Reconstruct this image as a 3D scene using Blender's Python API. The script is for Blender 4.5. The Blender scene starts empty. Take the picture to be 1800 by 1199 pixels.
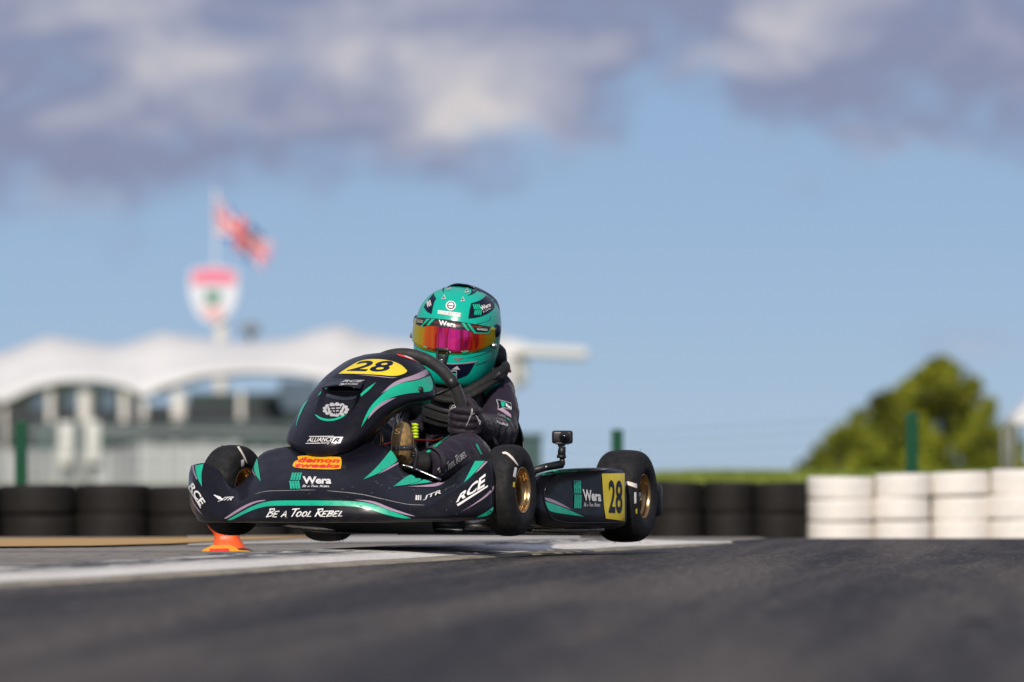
import bpy, bmesh, math, random
from mathutils import Vector, Matrix, noise
from mathutils.bvhtree import BVHTree
from mathutils.geometry import delaunay_2d_cdt
random.seed(28)
SC = bpy.context.scene
COL = SC.collection
R = math.radians

# ------------------------------------------------------------------ camera
CAM_H, FPX, HORIZON = 0.231, 12000.0, 840.0
PITCH = math.atan((HORIZON - 599.5) / FPX)
cd = bpy.data.cameras.new('camera')
cam = bpy.data.objects.new('camera', cd)
COL.objects.link(cam)
cam.location = (0, 0, CAM_H)
cam.rotation_euler = (math.pi / 2 + PITCH, 0, 0)
cd.sensor_width = 36.0
cd.lens = 240.0
cd.clip_start = 0.5
cd.clip_end = 6000
cd.dof.use_dof = True
cd.dof.focus_distance = 20.0
cd.dof.aperture_fstop = 4.3
SC.camera = cam

# ------------------------------------------------------------------ light, sky, exposure
SUN_EL, SUN_AZ = R(33), R(9)          # azimuth measured from behind the camera towards its left
sl = bpy.data.lights.new('sun', 'SUN')
sl.energy = 4.0
sl.angle = R(0.53)
sl.color = (1.0, 0.93, 0.82)
sun = bpy.data.objects.new('sun', sl)
COL.objects.link(sun)
to_sun = Vector((-math.sin(SUN_AZ) * math.cos(SUN_EL), -math.cos(SUN_AZ) * math.cos(SUN_EL), math.sin(SUN_EL)))
sun.rotation_euler = to_sun.to_track_quat('Z', 'Y').to_euler()
sun.location = (-5, -6, 12)

SC.view_settings.view_transform = 'Standard'
SC.view_settings.look = 'None'
SC.view_settings.exposure = 0.0
SC.view_settings.gamma = 1.0
SC.view_settings.use_curve_mapping = False

W = bpy.data.worlds.new('World')
SC.world = W
W.use_nodes = True


def build_world():
    nt = W.node_tree
    N, L = nt.nodes, nt.links
    N.clear()

    def nd(t, **kw):
        n = N.new(t)
        for k, v in kw.items():
            setattr(n, k, v)
        return n

    def val(x):
        return x

    def math_(op, a, b=None, c=None, clamp=False):
        n = nd('ShaderNodeMath', operation=op, use_clamp=clamp)
        for i, v in enumerate((a, b, c)):
            if v is None:
                continue
            if isinstance(v, (int, float)):
                n.inputs[i].default_value = v
            else:
                L.new(v, n.inputs[i])
        return n.outputs[0]
    out = nd('ShaderNodeOutputWorld')
    sky = nd('ShaderNodeTexSky', sky_type='NISHITA')
    sky.sun_disc = False
    sky.sun_elevation = SUN_EL
    sky.sun_rotation = math.pi + SUN_AZ
    sky.altitude = 100
    sky.air_density = 0.52
    sky.dust_density = 0.0
    sky.ozone_density = 4.0
    tint = nd('ShaderNodeMix', data_type='RGBA', blend_type='MULTIPLY')
    tint.inputs[0].default_value = 1.0
    L.new(sky.outputs[0], tint.inputs[6])
    tint.inputs[7].default_value = (0.96, 0.87, 0.93, 1)
    veil = nd('ShaderNodeMix', data_type='RGBA')      # thin even veil of high haze over the blue
    veil.inputs[0].default_value = 0.55
    L.new(tint.outputs[2], veil.inputs[6])
    veil.inputs[7].default_value = (5.0, 7.4, 10.4, 1)
    bg = nd('ShaderNodeBackground')
    bg.inputs[1].default_value = 0.064
    L.new(veil.outputs[2], bg.inputs[0])
    # clouds : a bank whose under-edge height follows the azimuth, broken by noise
    tc = nd('ShaderNodeTexCoord')
    sep = nd('ShaderNodeSeparateXYZ')
    L.new(tc.outputs['Generated'], sep.inputs[0])
    az = math_('ARCTAN2', sep.outputs[0], sep.outputs[1])
    el = math_('ARCSINE', sep.outputs[2])
    U = math_('MULTIPLY', az, FPX)
    V = math_('MULTIPLY', el, FPX)
    comb = nd('ShaderNodeCombineXYZ')
    L.new(math_('MULTIPLY', U, 1 / 210.0), comb.inputs[0])
    L.new(math_('MULTIPLY', V, 1 / 140.0), comb.inputs[1])
    nz = nd('ShaderNodeTexNoise', noise_dimensions='3D')
    nz.inputs['Scale'].default_value = 1.3
    nz.inputs['Detail'].default_value = 3.0
    nz.inputs['Roughness'].default_value = 0.5
    L.new(comb.outputs[0], nz.inputs['Vector'])
    comb2 = nd('ShaderNodeCombineXYZ')
    L.new(math_('MULTIPLY', U, 1 / 250.0), comb2.inputs[0])
    L.new(math_('MULTIPLY', V, 1 / 150.0), comb2.inputs[1])
    comb2.inputs[2].default_value = 4.4
    nz2 = nd('ShaderNodeTexNoise', noise_dimensions='3D')
    nz2.inputs['Scale'].default_value = 1.0
    nz2.inputs['Detail'].default_value = 4.0
    nz2.inputs['Distortion'].default_value = 0.35
    L.new(comb2.outputs[0], nz2.inputs['Vector'])
    # under-edge height
    x = math_('DIVIDE', math_('ADD', U, 900.0), 1800.0, clamp=True)
    ramp = nd('ShaderNodeValToRGB')
    pts = [(0, 480), (250, 480), (420, 535), (600, 525), (850, 525), (960, 575), (1080, 630), (1170, 690),
           (1250, 705), (1310, 640), (1370, 590), (1500, 595), (1650, 620), (1800, 620)]
    cr = ramp.color_ramp
    cr.interpolation = 'EASE'
    for i, (px, v) in enumerate([pts[0], pts[-1]] + pts[1:-1]):
        e = cr.elements[i] if i < 2 else cr.elements.new(px / 1800)
        e.position = px / 1800
        g = v / 1000.0
        e.color = (g, g, g, 1)
    L.new(x, ramp.inputs[0])
    edge = math_('MULTIPLY', ramp.outputs[0], 1000.0)
    nn = math_('MULTIPLY', math_('SUBTRACT', nz.outputs['Fac'], 0.5), 330.0)
    h = math_('SUBTRACT', math_('ADD', V, nn), edge)
    dens = nd('ShaderNodeMapRange', interpolation_type='SMOOTHSTEP')
    L.new(h, dens.inputs[0])
    dens.inputs[1].default_value = -75
    dens.inputs[2].default_value = 95
    dens.inputs[3].default_value = 0
    dens.inputs[4].default_value = 0.93
    # thin the bank high overhead so that blue gaps remain all round
    gap = nd('ShaderNodeMapRange', interpolation_type='SMOOTHSTEP')
    L.new(nz2.outputs['Fac'], gap.inputs[0])
    gap.inputs[1].default_value = 0.30
    gap.inputs[2].default_value = 0.46
    gap.inputs[3].default_value = 0.72
    gap.inputs[4].default_value = 1.0
    dfac = math_('MULTIPLY', dens.outputs[0], gap.outputs[0])

    def blob(px, py, sx, sy):
        a = math_('POWER', math_('DIVIDE', math_('SUBTRACT', U, px - 900.0), sx), 2.0)
        b = math_('POWER', math_('DIVIDE', math_('SUBTRACT', V, HORIZON - py), sy), 2.0)
        return math_('EXPONENT', math_('MULTIPLY', math_('ADD', a, b), -1.0))
    dfac = math_('ADD', dfac, math_('MULTIPLY', blob(1700, 605, 85, 32), 0.28), clamp=True)
    lit = math_('MULTIPLY', math_('SUBTRACT', nz2.outputs['Fac'], 0.455), 2.7)
    lit = math_('ADD', lit, math_('MULTIPLY', blob(835, 205, 105, 36), 0.75))
    lit = math_('ADD', lit, math_('MULTIPLY', blob(480, 100, 330, 55), 0.42))
    lit = math_('ADD', lit, math_('MULTIPLY', blob(1290, 110, 130, 45), 0.5))
    lit = math_('ADD', lit, math_('MULTIPLY', blob(1000, 130, 120, 90), 0.0))
    lit = math_('SUBTRACT', lit, math_('MULTIPLY', blob(1620, 165, 300, 75), 0.45))
    lit = math_('SUBTRACT', lit, math_('MULTIPLY', blob(250, 280, 400, 65), 0.5), clamp=True)
    ccol = nd('ShaderNodeValToRGB')
    e = ccol.color_ramp.elements
    e[0].position, e[0].color = 0.0, (0.245, 0.27, 0.405, 1)
    e[1].position, e[1].color = 1.0, (0.66, 0.62, 0.62, 1)
    m = e.new(0.45)
    m.color = (0.41, 0.415, 0.51, 1)
    L.new(lit, ccol.inputs[0])
    bgc = nd('ShaderNodeBackground')
    bgc.inputs[1].default_value = 1.0
    L.new(ccol.outputs[0], bgc.inputs[0])
    mix = nd('ShaderNodeMixShader')
    L.new(dfac, mix.inputs[0])
    L.new(bg.outputs[0], mix.inputs[1])
    L.new(bgc.outputs[0], mix.inputs[2])
    L.new(mix.outputs[0], out.inputs[0])


build_world()

# ------------------------------------------------------------------ frames and projection helpers
ROT = Matrix.Rotation(math.pi / 2 + PITCH, 3, 'X')
CAMP = Vector((0, 0, CAM_H))


def ray(px, py):
    return (ROT @ Vector(((px - 900) / FPX, -(py - 599.5) / FPX, -1))).normalized()


KO = Vector((-0.113, 20.9, 0.035))
KP = math.atan(0.0274)
KYAW = math.atan2(0.30, 0.90)
KF = Vector((-math.sin(KYAW) * math.cos(KP), -math.cos(KYAW) * math.cos(KP), math.sin(KP)))
KL = Vector((math.cos(KYAW), -math.sin(KYAW), 0))
KU = KF.cross(KL)
KM = Matrix((KF, KL, KU)).transposed().to_4x4()
KM.translation = KO


def K(x, y, z):
    """kart coordinates (forward, driver's left, up from the tyre bottoms) to the world"""
    return KO + KF * x + KL * y + KU * z


def P(px, py, x):
    """point seen at (px, py) of the photograph at x metres ahead of the rear axle"""
    d = ray(px, py)
    return CAMP + d * ((KO + KF * x - CAMP).dot(KF) / d.dot(KF))


def D(px, py, depth):
    d = ray(px, py)
    return CAMP + d * (depth / d.y)


def G(px, py, z=0.0):
    d = ray(px, py)
    return CAMP + d * ((z - CAM_H) / d.z)


# ------------------------------------------------------------------ materials
MATS = {}


def mat(name, col, rough=0.5, metal=0.0, coat=0.0, var=0.15, scale=30.0, bump=0.0, bscale=200.0, dirt=None, spec=0.5,
        sheen=0.0, stretch=(1, 1, 1), rvar=0.12):
    """principled material: base colour broken by noise, uneven gloss, fine relief, optional dirt"""
    m = bpy.data.materials.new(name)
    m.use_nodes = True
    nt = m.node_tree
    N, L = nt.nodes, nt.links
    b = N['Principled BSDF']
    tc = N.new('ShaderNodeTexCoord')
    mp = N.new('ShaderNodeMapping')
    mp.inputs['Scale'].default_value = stretch
    L.new(tc.outputs['Object'], mp.inputs[0])
    nz = N.new('ShaderNodeTexNoise')
    nz.inputs['Scale'].default_value = scale
    nz.inputs['Detail'].default_value = 5
    L.new(mp.outputs[0], nz.inputs['Vector'])
    cr = N.new('ShaderNodeValToRGB')
    lo = tuple(max(0, c * (1 - var)) for c in col)
    hi = tuple(min(1, c * (1 + var)) for c in col)
    cr.color_ramp.elements[0].position = 0.3
    cr.color_ramp.elements[1].position = 0.7
    cr.color_ramp.elements[0].color = (*lo, 1)
    cr.color_ramp.elements[1].color = (*hi, 1)
    L.new(nz.outputs['Fac'], cr.inputs[0])
    colout = cr.outputs[0]
    if dirt:
        dcol, amt, dsc = dirt
        n2 = N.new('ShaderNodeTexNoise')
        n2.inputs['Scale'].default_value = dsc
        n2.inputs['Detail'].default_value = 8
        n2.inputs['Roughness'].default_value = 0.7
        L.new(tc.outputs['Object'], n2.inputs['Vector'])
        mr = N.new('ShaderNodeMapRange')
        mr.inputs[1].default_value = 0.5
        mr.inputs[2].default_value = 0.8
        mr.inputs[3].default_value = 0
        mr.inputs[4].default_value = amt
        L.new(n2.outputs['Fac'], mr.inputs[0])
        mx = N.new('ShaderNodeMix')
        mx.data_type = 'RGBA'
        L.new(mr.outputs[0], mx.inputs[0])
        L.new(colout, mx.inputs[6])
        mx.inputs[7].default_value = (*dcol, 1)
        colout = mx.outputs[2]
    L.new(colout, b.inputs['Base Color'])
    b.inputs['Metallic'].default_value = metal
    b.inputs['Specular IOR Level'].default_value = spec
    b.inputs['Coat Weight'].default_value = coat
    b.inputs['Coat Roughness'].default_value = 0.12
    b.inputs['Sheen Weight'].default_value = sheen
    b.inputs['Sheen Roughness'].default_value = 0.4
    rr = N.new('ShaderNodeMapRange')
    rr.inputs[3].default_value = max(0.02, rough - rvar)
    rr.inputs[4].default_value = min(1, rough + rvar)
    rr.inputs[1].default_value = 0.3
    rr.inputs[2].default_value = 0.7
    n3 = N.new('ShaderNodeTexNoise')
    n3.inputs['Scale'].default_value = scale * 2.3
    n3.inputs['Detail'].default_value = 6
    L.new(tc.outputs['Object'], n3.inputs['Vector'])
    L.new(n3.outputs['Fac'], rr.inputs[0])
    L.new(rr.outputs[0], b.inputs['Roughness'])
    if bump:
        n4 = N.new('ShaderNodeTexNoise')
        n4.inputs['Scale'].default_value = bscale
        n4.inputs['Detail'].default_value = 4
        L.new(mp.outputs[0], n4.inputs['Vector'])
        bp = N.new('ShaderNodeBump')
        bp.inputs['Strength'].default_value = bump
        bp.inputs['Distance'].default_value = 0.004
        L.new(n4.outputs['Fac'], bp.inputs['Height'])
        L.new(bp.outputs[0], b.inputs['Normal'])
    MATS[name] = m
    return m


TEAL_C = (0.0, 0.41, 0.245)
M_BODY = mat('navy_black_vinyl', (0.0055, 0.0052, 0.0092), 0.38, coat=0.24, var=0.25, scale=9, dirt=((0.05, 0.045, 0.04), 0.14, 26), spec=0.16, rvar=0.10)
M_TEAL = mat('teal_vinyl', TEAL_C, 0.34, coat=0.25, var=0.06, dirt=((0.05, 0.12, 0.1), 0.25, 40))
M_PINK = mat('mauve_vinyl', (0.36, 0.25, 0.33), 0.4, coat=0.2, var=0.06)
M_WHITE = mat('white_vinyl', (0.78, 0.76, 0.74), 0.4, var=0.06, dirt=((0.3, 0.3, 0.3), 0.3, 60))
M_GREYV = mat('grey_vinyl', (0.42, 0.41, 0.42), 0.4, var=0.1)
M_YELLOW = mat('yellow_vinyl', (0.78, 0.60, 0.02), 0.38, coat=0.2, var=0.05, dirt=((0.3, 0.25, 0.1), 0.3, 50))
M_NAVYV = mat('navy_vinyl', (0.004, 0.006, 0.022), 0.3, coat=0.1, var=0.1, spec=0.25)
M_REDV = mat('red_vinyl', (0.78, 0.035, 0.025), 0.4, var=0.05)
M_RUBBER = mat('tyre_rubber', (0.010, 0.010, 0.011), 0.72, var=0.35, scale=40, bump=0.35, bscale=260, dirt=((0.06, 0.05, 0.044), 0.4, 28), spec=0.3)
M_RIM = mat('bronze_metal', (0.50, 0.33, 0.16), 0.30, metal=0.9, var=0.1, rvar=0.08)
M_STEEL = mat('steel_tube', (0.42, 0.40, 0.37), 0.32, metal=0.9, var=0.2, dirt=((0.06, 0.05, 0.04), 0.6, 30))
M_DSTEEL = mat('dark_steel', (0.03, 0.03, 0.035), 0.35, metal=0.5, var=0.2)
M_BLACKP = mat('black_plastic', (0.012, 0.012, 0.014), 0.42, var=0.2, bump=0.08, bscale=400)
M_GRIP = mat('grip_suede', (0.016, 0.016, 0.017), 0.62, var=0.2, bump=0.3, bscale=700, sheen=0.2)
M_SUIT = mat('suit_fabric', (0.018, 0.0125, 0.025), 0.7, var=0.18, scale=60, bump=0.3, bscale=500, sheen=0.12, spec=0.25)
M_GLOVE = mat('glove_fabric', (0.017, 0.011, 0.020), 0.65, var=0.2, scale=80, bump=0.3, bscale=600, sheen=0.12, spec=0.3)
M_FOAM = mat('collar_foam', (0.0055, 0.005, 0.0048), 0.75, var=0.2, bump=0.2, bscale=300)
M_SHELL = mat('helmet_paint', (0.0, 0.40, 0.295), 0.26, coat=0.35, var=0.03, rvar=0.05, spec=0.35)
M_SUEDE = mat('brown_suede', (0.24, 0.15, 0.055), 0.85, var=0.35, scale=90, bump=0.4, bscale=400)
M_SOLE_SHADOW = mat('shadowed_sole', (0.035, 0.022, 0.008), 0.6, var=0.2)
M_LACE = mat('fluorescent_lace', (0.55, 0.72, 0.02), 0.5, var=0.1)
M_ALU = mat('aluminium', (0.62, 0.62, 0.64), 0.25, metal=1.0, var=0.1)
M_LENS = mat('lens_glass', (0.004, 0.004, 0.006), 0.06, coat=1.0, var=0.0)
M_ORANGE = mat('orange_plastic', (0.85, 0.10, 0.012), 0.45, var=0.06, dirt=((0.15, 0.05, 0.02), 0.4, 30))
M_YELP = mat('amber_plastic', (0.80, 0.33, 0.01), 0.45, var=0.08, dirt=((0.1, 0.06, 0.02), 0.5, 30))
M_WRUB = mat('white_painted_rubber', (0.78, 0.735, 0.68), 0.6, var=0.08, scale=12, dirt=((0.22, 0.19, 0.17), 0.6, 13), bump=0.1, bscale=60)
M_BRUB = mat('old_black_rubber', (0.011, 0.0095, 0.0085), 0.7, var=0.3, scale=10, dirt=((0.045, 0.037, 0.03), 0.45, 8), bump=0.1, bscale=60, spec=0.25)
M_GREEN = mat('green_paint', (0.0, 0.055, 0.022), 0.5, var=0.1, spec=0.25)
M_TENT = mat('white_membrane', (0.63, 0.625, 0.62), 0.7, var=0.04, scale=0.4)
M_LEAF = mat('leaf', (0.17, 0.185, 0.012), 0.6, var=0.85, scale=0.7, spec=0.2)
M_BARK = mat('bark', (0.09, 0.065, 0.045), 0.85, var=0.3, scale=4, bump=0.4, bscale=10)
M_GRASS = mat('grass_blade', (0.16, 0.20, 0.015), 0.6, var=0.4, scale=3)


# ------------------------------------------------------------------ object helpers
def thing(name, label, cat, loc, group=None):
    o = bpy.data.objects.new(name, None)
    o.empty_display_size = 0.05
    COL.objects.link(o)
    o.location = loc
    o['label'] = label
    o['category'] = cat
    if group:
        o['group'] = group
    return o


def root_loc(o):
    while o.parent:
        o = o.parent
    return Vector(o.location)


def obj(name, vf, m, parent=None, smooth=True, label=None, loc=None):
    """one mesh object; vertices come in world coordinates"""
    v, f = vf
    base = root_loc(parent) if parent else Vector(loc or (0, 0, 0))
    me = bpy.data.meshes.new(name)
    me.from_pydata([Vector(p) - base for p in v], [], f)
    ms = m if isinstance(m, (list, tuple)) else [m]
    for x in ms:
        me.materials.append(x)
    if smooth:
        me.shade_smooth()
    me.update()
    o = bpy.data.objects.new(name, me)
    COL.objects.link(o)
    if parent:
        o.parent = parent
    else:
        o.location = base
    if label:
        o['label'] = label
    return o


def tag(o, label, cat, group=None):
    o['label'] = label
    o['category'] = cat
    if group:
        o['group'] = group
    return o


def merge(*parts):
    V, F = [], []
    for v, f in parts:
        n = len(V)
        V += list(v)
        F += [[i + n for i in q] for q in f]
    return V, F


def xf(vf, M):
    return [M @ Vector(p) for p in vf[0]], vf[1]


def basis(d):
    d = d.normalized()
    a = Vector((0, 0, 1)) if abs(d.z) < 0.9 else Vector((1, 0, 0))
    u = d.cross(a).normalized()
    return u, d.cross(u).normalized()


def crom(p0, p1, p2, p3, t):
    return 0.5 * ((2 * p1) + (p2 - p0) * t + (2 * p0 - 5 * p1 + 4 * p2 - p3) * t * t + (3 * p1 - p0 - 3 * p2 + p3) * t * t * t)


def spline(pts, sub):
    n = len(pts)
    out = []
    for i in range(n - 1):
        a = pts[i - 1] if i > 0 else pts[0] * 2 - pts[1]
        b, c = pts[i], pts[i + 1]
        d = pts[i + 2] if i + 2 < n else pts[-1] * 2 - pts[-2]
        for k in range(sub):
            out.append(crom(a, b, c, d, k / sub))
    out.append(pts[-1].copy() if hasattr(pts[-1], 'copy') else pts[-1])
    return out


def tube(pts, rad, seg=12, sub=1, flat=None, caps=True):
    """swept tube; rad number or list; flat=(sx,sy) makes it oval"""
    pts = [Vector(p) for p in pts]
    rads = list(rad) if isinstance(rad, (list, tuple)) else [rad] * len(pts)
    if sub > 1:
        rads = spline([Vector((r, 0, 0)) for r in rads], sub)
        rads = [max(1e-4, r.x) for r in rads]
        pts = spline(pts, sub)
    V, F = [], []
    pu = None
    for i, p in enumerate(pts):
        a = pts[max(0, i - 1)]
        b = pts[min(len(pts) - 1, i + 1)]
        d = (b - a).normalized()
        if pu is None:
            u, v = basis(d)
        else:
            u = (pu - d * pu.dot(d)).normalized()
            v = d.cross(u)
        pu = u
        sx, sy = flat or (1, 1)
        for k in range(seg):
            t = 2 * math.pi * k / seg
            V.append(p + u * (math.cos(t) * rads[i] * sx) + v * (math.sin(t) * rads[i] * sy))
    n = len(pts)
    for i in range(n - 1):
        for k in range(seg):
            a, b = i * seg + k, i * seg + (k + 1) % seg
            F.append([a, b, b + seg, a + seg])
    if caps:
        F.append(list(range(seg))[::-1])
        F.append([(n - 1) * seg + k for k in range(seg)])
    return V, F


def box(c, sx, sy, sz, ax=None, bev=0.0):
    """box with chamfered edges, ax = three axes"""
    c = Vector(c)
    X, Y, Z = ax or (Vector((1, 0, 0)), Vector((0, 1, 0)), Vector((0, 0, 1)))
    bm = bmesh.new()
    bmesh.ops.create_cube(bm, size=1)
    for v in bm.verts:
        v.co = Vector((v.co.x * sx, v.co.y * sy, v.co.z * sz))
    if bev:
        bmesh.ops.bevel(bm, geom=bm.edges[:], offset=bev, segments=2, affect='EDGES', profile=0.6)
    bm.verts.index_update()
    V = [c + X * v.co.x + Y * v.co.y + Z * v.co.z for v in bm.verts]
    F = [[v.index for v in f.verts] for f in bm.faces]
    bm.free()
    return V, F


def lathe(profile, M, seg=48, a0=0.0, a1=2 * math.pi):
    """profile of (radius, axial) turned about local Y"""
    V, F = [], []
    full = abs(a1 - a0 - 2 * math.pi) < 1e-6
    ns = seg if full else seg + 1
    for k in range(ns):
        t = a0 + (a1 - a0) * k / seg
        for r, a in profile:
            V.append(M @ Vector((r * math.cos(t), a, r * math.sin(t))))
    n = len(profile)
    for k in range(seg):
        k2 = (k + 1) % ns
        for j in range(n - 1):
            F.append([k * n + j, k2 * n + j, k2 * n + j + 1, k * n + j + 1])
    return V, F


def grid_surface(rows, su, sv):
    """smooth surface through a grid of control points"""
    fine = [spline([Vector(p) for p in r], su) for r in rows]
    cols = [spline([fine[j][i] for j in range(len(fine))], sv) for i in range(len(fine[0]))]
    nu, nv = len(cols), len(cols[0])
    V = [cols[i][j] for i in range(nu) for j in range(nv)]
    F = [[i * nv + j, (i + 1) * nv + j, (i + 1) * nv + j + 1, i * nv + j + 1] for i in range(nu - 1) for j in range(nv - 1)]
    # face the camera
    s = 0
    for f in F:
        a, b, c = V[f[0]], V[f[1]], V[f[2]]
        s += (b - a).cross(c - a).dot(CAMP - a)
    if s < 0:
        F = [f[::-1] for f in F]
    return V, F


def solidify(o, t, offset=-1.0):
    md = o.modifiers.new('thickness', 'SOLIDIFY')
    md.thickness = t
    md.offset = offset
    return o


def bvh(vf):
    return BVHTree.FromPolygons([tuple(p) for p in vf[0]], [tuple(f) for f in vf[1]])


# ------------------------------------------------------------------ decals: thin pieces that lie on a surface
def stick(tree, pts2, faces, off):
    cx = sum(p[0] for p in pts2) / len(pts2)
    cy = sum(p[1] for p in pts2) / len(pts2)
    V, ok = [], []
    for x, y in pts2:
        hit = None
        for k in range(0, 14):
            t = k * 0.02
            d = ray(x + (cx - x) * t, y + (cy - y) * t)
            h = tree.ray_cast(CAMP, d)
            if h[0] is not None:
                hit = h
                break
        if hit is None:
            V.append(Vector((0, 0, 0)))
            ok.append(False)
            continue
        n = hit[1]
        if n.dot(d) > 0:
            n = -n
        V.append(hit[0] + n * off)
        ok.append(True)
    F = [f for f in faces if all(ok[i] for i in f)]
    F2 = []
    for f in F:
        a, b, c = V[f[0]], V[f[1]], V[f[2]]
        F2.append(f if (b - a).cross(c - a).dot(CAMP - a) > 0 else f[::-1])
    used = sorted({i for f in F2 for i in f})
    mp = {i: k for k, i in enumerate(used)}
    return [V[i] for i in used], [[mp[i] for i in f] for f in F2]


def smooth_poly(poly, n=2):
    """rounds an outline slightly, keeping sharp corners"""
    for _ in range(n):
        q = []
        m = len(poly)
        for i in range(m):
            a, b, c = Vector(poly[i - 1]), Vector(poly[i]), Vector(poly[(i + 1) % m])
            u, w = (b - a), (c - b)
            if u.length < 1e-6 or w.length < 1e-6:
                q.append(tuple(b))
                continue
            if u.normalized().dot(w.normalized()) < 0.55:
                q.append(tuple(b))
            else:
                q.append(tuple(b * 0.75 + a * 0.25))
                q.append(tuple(b * 0.75 + c * 0.25))
        poly = q
    return poly


def tri_fill(polys, grid=7.0):
    """triangulates outlines in the plane, with inner points so that it can follow a curved surface"""
    V, E = [], []
    for poly in polys:
        n = len(V)
        pts = []
        m = len(poly)
        for i in range(m):
            a, b = Vector(poly[i]), Vector(poly[(i + 1) % m])
            k = max(1, int((b - a).length / grid))
            for s in range(k):
                pts.append(a.lerp(b, s / k))
        V += pts
        E += [(n + i, n + (i + 1) % len(pts)) for i in range(len(pts))]
    x0, x1 = min(v.x for v in V), max(v.x for v in V)
    y0, y1 = min(v.y for v in V), max(v.y for v in V)
    y = y0 + grid / 2
    while y < y1:
        x = x0 + grid / 2
        while x < x1:
            V.append(Vector((x, y)))
            x += grid
        y += grid
    r = delaunay_2d_cdt(V, E, [], 2, 1e-4)
    # keep faces inside by even-odd
    def inside(p):
        c = False
        for poly in polys:
            m = len(poly)
            for i in range(m):
                x1_, y1_ = poly[i]
                x2_, y2_ = poly[(i + 1) % m]
                if (y1_ > p[1]) != (y2_ > p[1]) and p[0] < (x2_ - x1_) * (p[1] - y1_) / (y2_ - y1_) + x1_:
                    c = not c
        return c
    F = []
    for f in r[2]:
        c = sum((r[0][i] for i in f), Vector((0, 0))) / len(f)
        if inside(c):
            F.append(list(f))
    return [tuple(v) for v in r[0]], F


def decal(name, parent, tree, polys, m, off=0.0012, grid=6.0, rnd=2, label=None):
    if not isinstance(polys[0][0], (list, tuple)):
        polys = [polys]
    vs, fs = [], []
    for p in polys:
        v, f = tri_fill([smooth_poly(p, rnd) if rnd else p], grid)
        v, f = stick(tree, v, f, off)
        vs, fs = merge((vs, fs), (v, f))
    if not fs:
        print('EMPTY DECAL', name)
        return None
    return obj(name, (vs, fs), m, parent, label=label)


def text_shape(body, offset=0.0, shear=0.0, spacing=1.0, res=3):
    cu = bpy.data.curves.new('lettering_source', 'FONT')
    cu.body = body
    cu.offset = offset
    cu.shear = shear
    cu.space_character = spacing
    cu.resolution_u = res
    o = bpy.data.objects.new('lettering_source', cu)
    COL.objects.link(o)
    dg = bpy.context.evaluated_depsgraph_get()
    me = bpy.data.meshes.new_from_object(o.evaluated_get(dg))
    v = [(p.co.x, p.co.y) for p in me.vertices]
    f = [list(p.vertices) for p in me.polygons]
    bpy.data.objects.remove(o)
    bpy.data.curves.remove(cu)
    bpy.data.meshes.remove(me)
    x0, x1 = min(p[0] for p in v), max(p[0] for p in v)
    y0, y1 = min(p[1] for p in v), max(p[1] for p in v)
    return [((p[0] - x0) / (x1 - x0), (p[1] - y0) / (y1 - y0)) for p in v], f


def refine(v, faces, lim):
    """splits long triangles so that lettering follows a curved panel"""
    v = list(v)
    out, todo = [], []
    for f in faces:
        for k in range(1, len(f) - 1):
            todo.append((f[0], f[k], f[k + 1]))
    mids = {}
    while todo:
        t = todo.pop()
        best = max(range(3), key=lambda i: (v[t[i]][0] - v[t[i - 1]][0]) ** 2 + (v[t[i]][1] - v[t[i - 1]][1]) ** 2)
        a, b, c = t[best - 1], t[best], t[(best + 1) % 3]
        if math.hypot(v[a][0] - v[b][0], v[a][1] - v[b][1]) <= lim or len(out) + len(todo) > 6000:
            out.append(list(t))
            continue
        key = (min(a, b), max(a, b))
        if key not in mids:
            mids[key] = len(v)
            v.append(((v[a][0] + v[b][0]) / 2, (v[a][1] + v[b][1]) / 2))
        m = mids[key]
        todo += [(a, m, c), (m, b, c)]
    return v, out


def quad_map(q, u, v):
    """q = TL, TR, BR, BL pixels; u right, v up"""
    tl, tr, br, bl = [Vector(p) for p in q]
    return tuple(bl.lerp(br, u).lerp(tl.lerp(tr, u), v))


def q4(x0, y0, x1, y1, lean=0.0):
    return [(x0 + lean, y0), (x1 + lean, y0), (x1, y1), (x0, y1)]


def letters(name, parent, tree, body, quad, m, off=0.0024, bold=0.0, shear=0.0, spacing=1.0, label=None):
    v, f = text_shape(body, bold, shear, spacing)
    v = [quad_map(quad, *p) for p in v]
    v, f = refine(v, f, 5.0)
    v, f = stick(tree, v, f, off)
    return obj(name, (v, f), m, parent, label=label)


BRUSH = {
    'B': (0.55, [[(0, 0), (.12, 1)], [(-.05, .93), (.45, .97), (.52, .76), (.14, .54)], [(.14, .54), (.5, .42), (.42, .12), (-.06, .0)]]),
    'E': (0.5, [[(.45, .68), (.08, .66), (0, .02), (.42, .0)], [(.05, .34), (.36, .36)]]),
    'A': (0.5, [[(-.05, 0), (.24, .7), (.42, .0)], [(.05, .22), (.40, .26)]]),
    'T': (0.5, [[(-.12, .92), (.62, 1.0)], [(.3, .97), (.14, .0)]]),
    'O': (0.52, [[(.25, .66), (.05, .5), (.02, .15), (.2, .02), (.4, .16), (.42, .5), (.25, .66)]]),
    'L': (0.42, [[(.12, .7), (0, .03), (.4, .05)]]),
    'R': (0.58, [[(0, 0), (.14, 1)], [(-.08, .9), (.46, .98), (.54, .7), (.12, .48)], [(.16, .5), (.56, .02)]]),
}


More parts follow.
